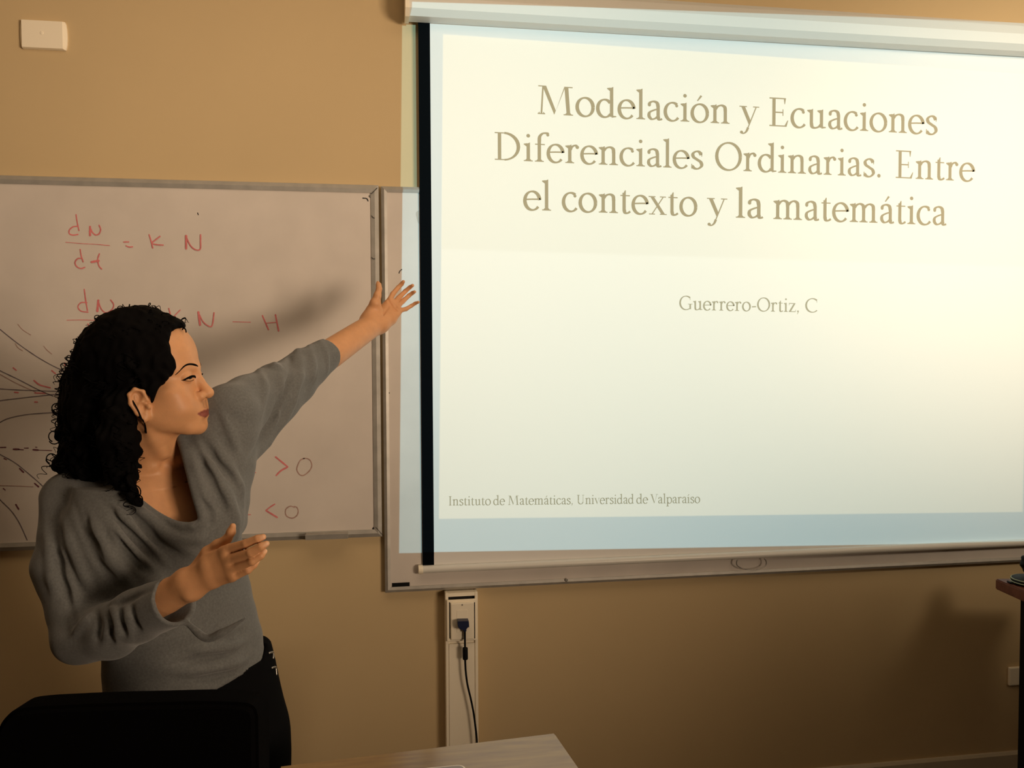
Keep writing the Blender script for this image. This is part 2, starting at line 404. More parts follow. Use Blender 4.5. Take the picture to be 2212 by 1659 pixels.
# right board: larger, under the screen
rx0 = Wp(827.6, 842, -0.022)[0]; rz1 = Wp(860, 403, -0.022)[2]; rz0 = Wp(1300, 1258, -0.022)[2]; rx1 = rx0+2.40
RB = thing('whiteboard', (rx0+1.2, 0, rz0), 'larger blank whiteboard partly hidden behind the hanging projection screen', 'whiteboard')
MB().box((rx0+0.01, -BD, rz0+0.01), (rx1-0.01, -0.001, rz1-0.01)).build('writing_panel', M['board'], RB)
frame_rails('frame', rx0, rx1, rz0, rz1, 0.0165, RB)
a = Wp(847, 1271, -0.022); b = Wp(885, 1258, -0.022)
MB().box((a[0], -BD-0.0015, a[2]), (b[0], -BD, b[2])).build('maker_plate', M['black'], RB)['label'] = 'small dark plate in the lower left corner'
screw(RB, 1223, 1253, -0.025, 0.005)
strokes('ink_scratch', M['black_ink'], RB, [(0.0012, [(862, 590), (863.5, 586), (868, 582)]), (0.0022, [(833.3, 415), (834, 416)]), (0.0012, [(832, 410), (842, 410), (846, 407)]), (0.002, [(839.5, 848.5), (840.5, 849)])], 0.0012)
strokes('ink_scratch', M['smudge'], RB, [(0.006, [(829, 413), (828, 416)]), (0.010, [(906, 462), (910, 478)])], 0.0012, jit=0)

# ------------------------------------------------------------------ roller projection screen
PS = thing('projection_screen', (Wp(1600, 60, YS)[0], YS, Wp(920, 1228, YS)[2]), 'roller projection screen pulled down with a projected title slide', 'projection screen')
def case_z(u, v, y): return Wp(u, v, y)[2]
zc0 = Wp(1500, 69.5, -0.08)[2]; hC = 0.092; cx0 = Wp(885, 20, -0.10)[0]; cx1 = cx0+2.35
zc1 = zc0+hC
prof = [(-0.034, zc0), (-0.080, zc0), (-0.098, zc0+0.016), (-0.098, zc0+0.047), (-0.082, zc0+0.078), (-0.070, zc1), (-0.022, zc1), (-0.022, zc0+0.02)]
MB().prism(prof, 'x', cx0, cx1).build('case', M['case'], PS)
capp = [(-0.028, zc0-0.003), (-0.082, zc0-0.003), (-0.101, zc0+0.015), (-0.101, zc0+0.048), (-0.084, zc0+0.080), (-0.071, zc1+0.003), (-0.020, zc1+0.003), (-0.020, zc0+0.015)]
for xx in (cx0-0.012, cx1): MB().prism(capp, 'x', xx, xx+0.012).build('end_cap', M['cream2'], PS)
for xx in (cx0+0.02, cx1-0.05):
    mb = MB(); mb.box((xx-0.03, -0.022, zc0+0.02), (xx, -0.0015, zc1+0.01), 0.002); mb.build('wall_bracket', M['steel'], PS)
fx0 = Wp(908, 620, YS)[0]; fi0 = Wp(933, 620, YS)[0]; fx1 = Wp(2330, 620, YS)[0]+0.04; fi1 = fx1-(fi0-fx0)
zbar = Wp(1300, 1211.5, YS)[2]; zt = zc0+0.004
MB().box((fi0, YS-0.0006, zbar+0.006), (fi1, YS+0.0006, zt)).build('screen_cloth', M['fabric'], PS)
MB().box((fx0, YS-0.0006, zbar+0.004), (fi0, YS+0.0006, zt)).build('black_border', M['border'], PS)
MB().box((fi1, YS-0.0006, zbar+0.004), (fx1, YS+0.0006, zt)).build('black_border', M['border'], PS)
bx0 = Wp(903, 1228, YS)[0]; bx1 = fx1+0.015
YBAR = YS-0.007
mb = MB().tube([(bx0+0.012, YBAR, zbar), (bx1-0.012, YBAR, zbar)], 0.0115, 20)
mb.build('bottom_bar', M['case'], PS, smooth=False)
for xx, s in ((bx0, 1), (bx1-0.014, 1)):
    MB().tube([(xx, YBAR, zbar), (xx+0.001, YBAR, zbar), (xx+0.013, YBAR, zbar), (xx+0.014, YBAR, zbar)], [0.0115, 0.0135, 0.0135, 0.0115], 18).build('bar_end_cap', M['cream2'], PS)
hp = [(1594, 1208), (1591, 1214), (1593, 1222), (1606, 1229), (1624, 1231), (1643, 1228), (1654, 1221), (1655, 1213), (1651, 1206)]
MB().tube(smooth_path([Wp(u, v, YS-0.014) for u, v in hp], 5), 0.0017, 8).build('pull_handle', M['steel'], PS, smooth=True)

# ---- lettering drawn with a broad pen, one polygon strip per stroke
NA, NB, NT = 4.3, 2.0, math.radians(14)
class G:
    def __init__(s): s.p = []
    def st(s, pts, k=1.0):
        n = len(pts); L_, R_ = [], []
        for i in range(n):
            tx = pts[min(i+1, n-1)][0]-pts[max(i-1, 0)][0]; ty = pts[min(i+1, n-1)][1]-pts[max(i-1, 0)][1]
            ph = math.atan2(ty, tx); w = k*math.hypot(NA*math.sin(ph-NT), NB*math.cos(ph-NT))
            nx, ny = -math.sin(ph), math.cos(ph)
            L_.append((pts[i][0]+nx*w, pts[i][1]+ny*w)); R_.append((pts[i][0]-nx*w, pts[i][1]-ny*w))
        for i in range(n-1): s.p.append([L_[i], L_[i+1], R_[i+1], R_[i]])
        return s
    def ar(s, cx, cy, rx, ry, a0, a1, k=1.0):
        m = max(6, int(abs(a1-a0)/12)); return s.st([(cx+rx*math.cos(math.radians(a0+(a1-a0)*i/m)), cy+ry*math.sin(math.radians(a0+(a1-a0)*i/m))) for i in range(m+1)], k)
    def qd(s, pts, k=1.0):                      # smooth curve through points
        return s.st([tuple(q) for q in smooth_path([np.array(p, float) for p in pts], 7)], k)
    def v(s, x, y0, y1): s.p.append([(x-4.0, y0), (x+4.0, y0), (x+4.0, y1), (x-4.0, y1)]); return s
    def foot(s, x, y=0, w=10.5, up=1):
        t = 2.4*up
        s.p.append([(x-w, y), (x+w, y), (x+w, y+t), (x-w, y+t)])
        s.p.append([(x-4, y+t), (x-7.5, y+t), (x-4, y+t+3.5*up)]); s.p.append([(x+4, y+t), (x+7.5, y+t), (x+4, y+t+3.5*up)]); return s
    def head(s, x, y): s.p.append([(x-4, y-7.5), (x-4, y-1.5), (x+4, y+2.2), (x+4, y-6)]); s.p.append([(x-10.5, y-3.2), (x-10.5, y-1.2), (x-2, y+0.2), (x-3.9, y-8)]); return s
    def dot(s, x, y, r=4.4): s.p.append([(x+r*math.cos(i*math.pi/7), y+r*math.sin(i*math.pi/7)) for i in range(14)]); return s
    def poly(s, *pts): s.p.append(list(pts)); return s
    def acute(s, x, y): return s.poly((x-5, y), (x-2.5, y-0.8), (x+8, y+11), (x+3.5, y+13.5))
def gl(ch):
    g = G()
    if ch == 'M':
        g.poly((9, 2), (13, 2), (16.5, 64), (13, 64)); g.foot(11, 0, 8.5)
        g.poly((13, 66), (22, 66), (44, 10), (40.5, 0)); g.poly((41, 0), (44, 9), (66.5, 66), (64, 66)); g.poly((64, 66), (73, 66), (77.5, 2), (69, 2)); g.foot(73, 0, 11)
        g.poly((4, 66), (14, 66), (14, 63.6), (4, 63.6)); g.poly((72, 66), (83, 66), (83, 63.6), (72, 63.6)); return g, 88
    if ch == 'E':
        g.v(15, 0, 66).poly((4, 0), (46, 0), (46, 2.8), (4, 2.8)).poly((4, 66), (44, 66), (44, 63.2), (4, 63.2)).poly((18, 34), (38, 34), (38, 31), (18, 31))
        g.poly((44, 66), (42, 52), (40.5, 52), (39, 63.5)).poly((46, 0), (50, 15), (48.2, 15), (41, 2.5)).poly((38, 40), (38, 25), (36, 25), (36, 40)); return g, 54
    if ch == 'D':
        g.v(15, 0, 66).poly((4, 0), (26, 0), (26, 2.6), (4, 2.6)).poly((4, 66), (26, 66), (26, 63.4), (4, 63.4))
        g.ar(25, 33, 34, 32, 88, -88); return g, 69
    if ch == 'O': g.ar(35, 33, 29.5, 32.5, 0, 360); return g, 70
    if ch == 'G':
        g.ar(35, 33, 29.5, 32.5, 48, 300).v(56, 4, 27).poly((45, 29), (67, 29), (67, 26.6), (45, 26.6)).qd([(48, 4.5), (53, 6), (57, 8)]).poly((54, 63), (56, 63), (57, 47), (55, 47)); return g, 68
    if ch == 'C': g.ar(35, 33, 29.5, 32.5, 48, 316).poly((54, 63), (56, 63), (57, 47), (55, 47)); return g, 62
    if ch == 'I': g.v(16, 0, 66).foot(16).foot(16, 66, 10.5, -1); return g, 32
    if ch == 'U':
        g.v(16, 24, 66).foot(16, 66, 11, -1).ar(35, 22, 19.5, 21.5, 180, 345).poly((53.2, 18), (56, 18), (56, 65), (53.2, 65)).poly((46, 66), (64, 66), (64, 63.6), (46, 63.6)); return g, 70
    if ch == 'V':
        g.poly((7, 65), (16.5, 65), (37, 8), (33, 0)).poly((33, 0), (36, 8), (57, 65), (54, 65)).poly((1, 66), (22, 66), (22, 63.6), (1, 63.6)).poly((46, 66), (64, 66), (64, 63.6), (46, 63.6)); return g, 62
    if ch in 'aá':
        g.qd([(7.5, 35), (11, 41), (19, 43.5), (27, 40), (29.5, 31)]).v(29.5, 7, 33).qd([(29.5, 8), (31, 2.5), (35, 1.5), (39, 3.5)]).dot(8.5, 35, 3.8)
        g.qd([(29, 26), (18, 22.5), (9, 17), (8, 8), (14, 1.8), (22, 3.5), (29, 9)], 0.92)
        if ch == 'á': g.acute(20, 51)
        return g, 41
    if ch == 'c': g.ar(23, 21.5, 17.5, 21.5, 52, 322).dot(33, 36, 3.6); return g, 40
    if ch == 'd': g.v(38, 2, 68).head(38, 70).ar(22, 21, 16.5, 20.5, 40, 322).poly((38, 0), (49, 2), (49, 4.4), (38, 5)); return g, 51
    if ch == 'e': g.ar(22.5, 21.5, 17.5, 21.5, 6, 322).st([(7, 24), (22, 25), (39, 25.5)], 0.8).poly((36.5, 23), (42, 24), (40.5, 30), (38, 31)); return g, 43
    if ch == 'f': g.v(14, 0, 52).foot(14).qd([(14, 48), (15, 60), (22, 68), (31, 69), (35, 66)]).dot(34, 65, 3.6).poly((4, 43), (27, 43), (27, 40.4), (4, 40.4)); return g, 30
    if ch in 'ií':
        g.v(13, 0, 42).head(13, 43).foot(13)
        if ch == 'í': g.acute(11, 51)
        else: g.dot(13, 61)
        return g, 25
    if ch == 'l': g.v(13, 0, 69).head(13, 70).foot(13); return g, 25
    if ch == 'n': g.v(13, 0, 42).head(13, 43).foot(13).qd([(14, 33), (20, 40), (29, 43), (37, 39), (38.5, 29)]).v(38.5, 0, 31).foot(38.5); return g, 51
    if ch == 'm':
        g.v(13, 0, 42).head(13, 43).foot(13).qd([(14, 33), (20, 40), (28, 43), (36, 39), (37.5, 29)]).v(37.5, 0, 31).foot(37.5)
        g.qd([(38.5, 33), (45, 40), (53, 43), (61, 39), (62.5, 29)]).v(62.5, 0, 31).foot(62.5); return g, 76
    if ch in 'oó':
        g.ar(24, 21.5, 18.5, 21.5, 0, 360)
        if ch == 'ó': g.acute(22, 51)
        return g, 48
    if ch == 'p': g.v(13, -20, 42).head(13, 43).foot(13, -22).ar(28, 21, 17, 21.5, 145, -145); return g, 50
    if ch == 'r': g.v(13, 0, 42).head(13, 43).foot(13).qd([(14, 32), (18, 39), (25, 43), (31, 41)]).dot(31, 39, 4.2); return g, 37
    if ch == 's': g.qd([(29, 35), (24, 42), (16, 43), (8.5, 37), (10, 29), (19, 23), (28, 17), (30, 8), (22, 0.8), (13, 1), (6, 7)]).poly((29.5, 42), (31.5, 42), (31.5, 31), (29.5, 31)).poly((4.5, 12), (6.5, 12), (6.5, 0), (4.5, 0)); return g, 36
    if ch == 't': g.v(13, 6, 48).qd([(13, 9), (15, 2.5), (21, 1), (28, 5)]).poly((4, 43), (27, 43), (27, 40.4), (4, 40.4)).poly((4, 41), (9, 43), (15, 54), (17, 54), (17, 41)); return g, 30
    if ch == 'u': g.v(13, 10, 42).head(13, 43).qd([(13, 12), (15, 3.5), (22, 1), (31, 4), (37, 10)]).v(38, 2, 42).head(38, 43).poly((38, 0), (49, 2), (49, 4.4), (38, 5)); return g, 51
    if ch == 'v': g.poly((4, 42), (12.5, 42), (26, 8), (22, -1)).poly((22, -1), (24.5, 7), (39.5, 42), (36.8, 42)).poly((0, 43), (17, 43), (17, 40.8), (0, 40.8)).poly((31, 43), (45, 43), (45, 40.8), (31, 40.8)); return g, 44
    if ch == 'x': g.poly((4, 42), (13, 42), (41, 1), (32, 1)).poly((7, 1), (10, 1), (38, 42), (35, 42)).poly((0, 43), (17, 43), (17, 40.8), (0, 40.8)).poly((28, 43), (43, 43), (43, 40.8), (28, 40.8)).poly((1, 0), (16, 0), (16, 2.2), (1, 2.2)).poly((28, 0), (45, 0), (45, 2.2), (28, 2.2)); return g, 45
    if ch == 'y': g.poly((4, 42), (12.5, 42), (26.5, 8), (22, -1)).poly((36.8, 42), (39.5, 42), (22, -4), (18.5, -10), (17, -10)).qd([(20, -6), (16, -15), (10, -20), (4, -18)], 0.7).dot(5, -17.5, 3.6).poly((0, 43), (17, 43), (17, 40.8), (0, 40.8)).poly((31, 43), (45, 43), (45, 40.8), (31, 40.8)); return g, 44
    if ch == 'z': g.poly((4, 43), (37, 43), (37, 39.6), (4, 39.6)).poly((28, 40), (38, 42), (14, 2), (3, 1)).poly((3, 0), (38, 0), (38, 3.4), (3, 3.4)).poly((4, 43), (6.5, 43), (6, 33), (4, 33)).poly((36, 0), (38.4, 0), (39.5, 11), (37.5, 11)); return g, 42
    if ch == '.': g.dot(9, 3.5, 4.6); return g, 20
    if ch == ',': g.dot(9, 3.5, 4.4).poly((9, 4), (13.2, 3), (10, -6), (5, -11), (4, -10), (8, -4)); return g, 20
    if ch == '-': g.poly((4, 23.5), (25, 25), (25, 19.5), (4, 18)); return g, 29
    return g, 23
def text_line(name, words, p0, p1, cap, m, parent):
    """words: [(text, first u, last u)] along the baseline from pixel p0 to pixel p1; cap: height of a capital in pixels"""
    y = YS-0.0008; mb = MB(); dy = np.zeros(3)
    bv = lambda u: p0[1]+(p1[1]-p0[1])*(u-p0[0])/(p1[0]-p0[0])
    for s, u0, u1 in words:
        A, B = Wp(u0, bv(u0), y), Wp(u1, bv(u1), y)
        ez = np.array([0, 0, (Wp(u0, bv(u0)-cap, y)[2]-A[2])/66.0])
        adv = sum(gl(c)[1] for c in s)-6; ex = (B-A)/adv; x = 0
        for c in s:
            g, w = gl(c)
            for poly in g.p:
                ar = sum(poly[i][0]*poly[(i+1) % len(poly)][1]-poly[(i+1) % len(poly)][0]*poly[i][1] for i in range(len(poly)))
                q = poly if ar > 0 else poly[::-1]
                dy[1] = -0.00001*(len(mb.f) % 14); mb.add([A+dy+ex*(x+px-3)+ez*py for px, py in q], [tuple(range(len(q)))])
            x += w
    return mb.build(name, m, parent, fix=False)
text_line('projected_title_line', [('Modelación', 1162, 1575), ('y', 1600, 1636), ('Ecuaciones', 1661, 2024)], (1161, 246), (2024, 291), 62, M['text'], PS)
text_line('projected_title_line', [('Diferenciales', 1068, 1518), ('Ordinarias.', 1546, 1905), ('Entre', 1934, 2103)], (1068, 345), (2103, 392), 60, M['text'], PS)
text_line('projected_title_line', [('el', 1132, 1189), ('contexto', 1215, 1505), ('y', 1530, 1567), ('la', 1590, 1647), ('matemática', 1671, 2043)], (1131, 453), (2042, 487), 62, M['text'], PS)
text_line('projected_author_line', [('Guerrero-Ortiz,', 1468, 1727), ('C', 1740, 1766)], (1468, 669), (1766, 675), 30, M['text2'], PS)
text_line('projected_footer_line', [('Instituto', 969, 1060), ('de', 1066, 1090), ('Matemáticas,', 1098, 1238), ('Universidad', 1246, 1369), ('de', 1375, 1399), ('Valparaíso', 1405, 1512)], (969, 1092), (1512, 1086.5), 20, M['text2'], PS)

# ------------------------------------------------------------------ wall fittings
def blank_plate():
    a = Wp(47, 103, -0.012); b = Wp(138, 46, -0.012)
    T = thing('cover_plate', ((a[0]+b[0])/2, 0, a[2]), 'cream blank cover plate high on the bare wall above the left whiteboard', 'wall plate')
    x0, x1, z0, z1 = a[0], b[0], a[2], b[2]; zc = (z0+z1)/2; h = (z1-z0)/2
    n = 8; prof = []
    # slightly bulging short ends, flat face
    out = [(x0, z0), (x1, z0)]+[(x1+0.006*math.cos(t), zc+h*math.sin(t)) for t in np.linspace(-1.35, 1.35, n)]+[(x1, z1), (x0, z1)]+[(x0-0.006*math.cos(t), zc-h*math.sin(t)) for t in np.linspace(-1.35, 1.35, n)]
    inn = [(min(max(p[0], x0+0.001), x1-0.004), zc+(p[1]-zc)*0.95) for p in out]
    N_ = len(out); mb = MB()
    vs = [(p[0], 0, p[1]) for p in out]+[(p[0], -0.006, p[1]) for p in out]+[(p[0], -0.014, p[1]) for p in inn]
    fs = [tuple(range(2*N_, 3*N_))]
    for k in range(N_):
        k2 = (k+1) % N_; fs += [(k, k2, N_+k2, N_+k), (N_+k, N_+k2, 2*N_+k2, 2*N_+k)]
    mb.add(vs, fs); mb.build('plate', M['cream2'], T)
    c = Wp(90, 71, -0.014)
    MB().tube([(c[0], -0.012, c[2]), (c[0], -0.0146, c[2]), (c[0], -0.0152, c[2])], [0.0045, 0.0045, 0.003], 14).build('screw_cap', M['cream2'], T)
blank_plate()
RY = -0.042
def raceway():
    x0 = Wp(963, 1450, RY)[0]; x1 = Wp(1033, 1450, RY)[0]; zt = Wp(998, 1280, RY)[2]
    T = thing('cable_raceway', ((x0+x1)/2, 0, 0.16), 'cream vertical cable raceway running down the wall below the right whiteboard', 'cable raceway')
    xa = Wp(970, 1450, RY)[0]; xb = Wp(1025.5, 1450, RY)[0]
    MB().box((x0, RY, zb), (xa-0.0006, 0, zt), 0.002).box((xb+0.0012, RY, zb), (x1, 0, zt), 0.002).box((xa-0.001, RY+0.006, zb), (xb+0.001, 0, zt-0.03)).build('channel', M['cream'], T)
    zl = Wp(998, 1390, RY)[2]
    MB().box((xa, RY-0.0006, zb), (xb, RY+0.005, zl), 0.001).build('lid', M['cream'], T)
    z1 = Wp(998, 1288, RY)[2]; z2 = Wp(998, 1293, RY)[2]
    MB().box((xa-0.001, RY, z1), (xb+0.001, 0, zt-0.0003)).build('top_bridge', M['cream'], T)
    MB().box((xa-0.002, RY+0.012, z2-0.03), (xb+0.002, RY+0.014, z1)).build('open_slot', M['slot'], T)
    # faceplate box
    F = thing('socket_faceplate', ((x0+x1)/2, RY, Wp(998, 1386, RY)[2]), 'cream double-screw socket faceplate with blue plug on top of the raceway', 'socket')
    fa = Wp(965, 1386, RY-0.006); fb = Wp(1028.5, 1293, RY-0.006)
    mb = MB().box((fa[0], RY-0.010, fa[2]), (fb[0], RY-0.0008, fb[2]), 0.003); mb.build('mounting_frame', M['cream'], F)
    pa = Wp(973.5, 1383, RY-0.014); pb = Wp(1023.5, 1300, RY-0.014)
    MB().box((pa[0], RY-0.017, pa[2]), (pb[0], RY-0.009, pb[2]), 0.0035).build('plate', M['cream2'], F)
    for u in (971.8, 1025.6):
        q0 = Wp(u, 1379, RY-0.0102); q1 = Wp(u, 1301, RY-0.0102)
        MB().box((q0[0]-0.0013, RY-0.0106, q0[2]), (q0[0]+0.0013, RY-0.0095, q1[2])).build('side_slot', M['slot'], F)
    for v in (1306.5, 1379): screw(F, 998.3, v, RY-0.0165, 0.0024)
    a = Wp(986.5, 1340, RY-0.0172); b = Wp(1010, 1317, RY-0.0172)
    MB().box((a[0], RY-0.0178, a[2]), (b[0], RY-0.0165, b[2]), 0.0006).build('blank_insert', M['cream2'], F)
    a = Wp(986.5, 1366, RY-0.0172); b = Wp(1010, 1341, RY-0.0172)
    MB().box((a[0], RY-0.0178, a[2]), (b[0], RY-0.0165, b[2]), 0.0006).build('connector_insert', M['cream2'], F)
    # plug and lead
    yp = RY-0.030
    C = thing('video_cable', tuple(Wp(1000, 1350, yp)), 'black video lead with dark blue plug hanging in front of the raceway', 'cable')
    W2 = lambda u, v: (Wp(u, v, yp)[0], Wp(u, v, yp)[2])
    MB().prism([W2(988, 1339), W2(1011.5, 1338.5), W2(1011.8, 1349), W2(1006, 1357), W2(999, 1358), W2(992, 1356), W2(988.3, 1350)], 'y', RY-0.044, RY-0.018).build('plug', M['blue'], C)
    MB().tube([Wp(1012.2, 1346, yp)+np.array([0, 0.01, 0]), Wp(1012.8, 1357, yp)+np.array([0, 0.01, 0])], 0.0022, 8).build('thumb_screw', M['blue'], C)
    MB().tube([Wp(1004, 1355, yp), Wp(1004, 1363, yp), Wp(1004.2, 1365, yp)], [0.0058, 0.0048, 0.0030], 12).build('strain_relief', M['blue'], C, smooth=True)
    cord = [(1004.2, 1362), (1004.3, 1380), (1004.6, 1400), (1005, 1430), (1006.5, 1455), (1010, 1480), (1017, 1510), (1023, 1540), (1027, 1570), (1030, 1600), (1031, 1650), (1029, 1720), (1026, 1800)]
    MB().tube(smooth_path([Wp(u, v, yp+0.004) for u, v in cord], 5), 0.0030, 10).build('cord', M['black'], C, smooth=True)
    a = Wp(1004.7, 1399, yp+0.004); b = Wp(1005.2, 1424.5, yp+0.004)
    MB().tube([a, a+(b-a)*0.06, a+(b-a)*0.94, b], [0.0068, 0.0079, 0.0079, 0.0068], 16).build('ferrite_bead', M['black'], C)
raceway()
def low_socket():
    a = Wp(2180, 1482, -0.01); b = Wp(2240, 1438, -0.01)
    T = thing('socket_plate', ((a[0]+b[0])/2, 0, a[2]), 'small pale socket plate low on the wall beside the black table leg', 'socket')
    MB().box((a[0], -0.012, a[2]), (b[0], 0, b[2]), 0.004).build('plate', M['cream2'], T)
    c = ((a[0]+b[0])/2, (a[2]+b[2])/2)
    MB().tube([(c[0], -0.011, c[1]), (c[0], -0.0135, c[1])], 0.012, 14).build('socket_face', M['cream'], T)
low_socket()

# ------------------------------------------------------------------ front desk with a laptop corner
ZD = 0.74
def desk():
    A = Zp(1198, 1583, ZD); B = Zp(640, 1650.5, ZD); e = (B-A)/np.linalg.norm(B-A)      # far edge, running left
    C = Zp(1251, 1659, ZD); s = (C-A); s = s/np.linalg.norm(s)                            # right edge, towards the viewer
    Ln = np.linalg.norm(Zp(604, 1655, ZD)-A); Wd = 0.62
    T = thing('desk', tuple(A+e*Ln/2+s*Wd/2-np.array([0, 0, ZD])), 'red-brown wooden desk with its bare corner in the foreground below the raceway', 'desk')
    q = [A, A+e*Ln, A+e*Ln+s*Wd, A+s*Wd]
    bm = bmesh.new(); top = [bm.verts.new(Vector(p)) for p in q]; bot = [bm.verts.new(Vector(p-np.array([0, 0, 0.025]))) for p in q]
    bm.faces.new(top); bm.faces.new(bot[::-1])
    for k in range(4): bm.faces.new([top[k], top[(k+1) % 4], bot[(k+1) % 4], bot[k]])
    bmesh.ops.recalc_face_normals(bm, faces=bm.faces)
    bmesh.ops.bevel(bm, geom=list(bm.edges), offset=0.0025, segments=2, affect='EDGES')
    mb = MB(); mb.bm(bm); mb.build('tabletop', M['wood'], T)
    for k, (p, q_) in enumerate(((0.06, 0.07), (Ln-0.06, 0.07), (Ln-0.06, Wd-0.07), (0.06, Wd-0.07))):
        c = A+e*p+s*q_
        MB().box((c[0]-0.02, c[1]-0.02, 0), (c[0]+0.02, c[1]+0.02, ZD-0.026), 0.003).build('leg', M['black'], T)
    mb = MB()
    a1 = A+e*0.08+s*0.07; b1 = A+e*(Ln-0.08)+s*0.07
    n = s*0.01
    vs = [a1-n, b1-n, b1+n, a1+n]; vs = [v-np.array([0, 0, 0.0265]) for v in vs]+[v-np.array([0, 0, 0.09]) for v in vs]
    mb.add(vs, [(0, 1, 2, 3), (7, 6, 5, 4), (0, 4, 5, 1), (1, 5, 6, 2), (2, 6, 7, 3), (3, 7, 4, 0)]); mb.build('apron_rail', M['black'], T)
    # laptop: only its far rounded corner reaches into the frame
    zl = ZD+0.016
    K = Zp(1003, 1651, zl); kl = Zp(935, 1657.5, zl)-K; kl = kl/np.linalg.norm(kl); kn = np.array([kl[1], -kl[0], 0.0])
    if kn.dot(CF) > 0: kn = -kn
    LT = thing('laptop', tuple(K+kl*0.16+kn*0.11-np.array([0, 0, 0.016])), 'closed pale laptop with a white rounded edge on the desk', 'laptop')
    def rr(inset, r):
        w, h = 0.32, 0.22; c = []
        for cx, cy, a0 in ((r, r, 180), (w-r, r, 270), (w-r, h-r, 0), (r, h-r, 90)):
            for i in range(7):
                t = math.radians(a0+90*i/6); c.append((cx+(r-inset)*math.cos(t), cy+(r-inset)*math.sin(t)))
        return c
    def sheet(c, z0, z1):
        b_ = MB(); n_ = len(c)
        pt = lambda p, z: np.append((K+kl*p[0]+kn*p[1])[:2], z)
        b_.add([pt(p, z0) for p in c]+[pt(p, z1) for p in c], [tuple(range(n_)), tuple(range(2*n_-1, n_-1, -1))]+[(i, (i+1) % n_, n_+(i+1) % n_, n_+i) for i in range(n_)]); return b_
    sheet(rr(0, 0.014), ZD+0.0005, ZD+0.009).build('base', M['lap'], LT)
    sheet(rr(0, 0.014), ZD+0.0092, zl).build('lid_rim', M['lapedge'], LT)
    sheet(rr(0.0035, 0.014), zl-0.001, zl+0.0006).build('lid', M['lap'], LT)
desk()

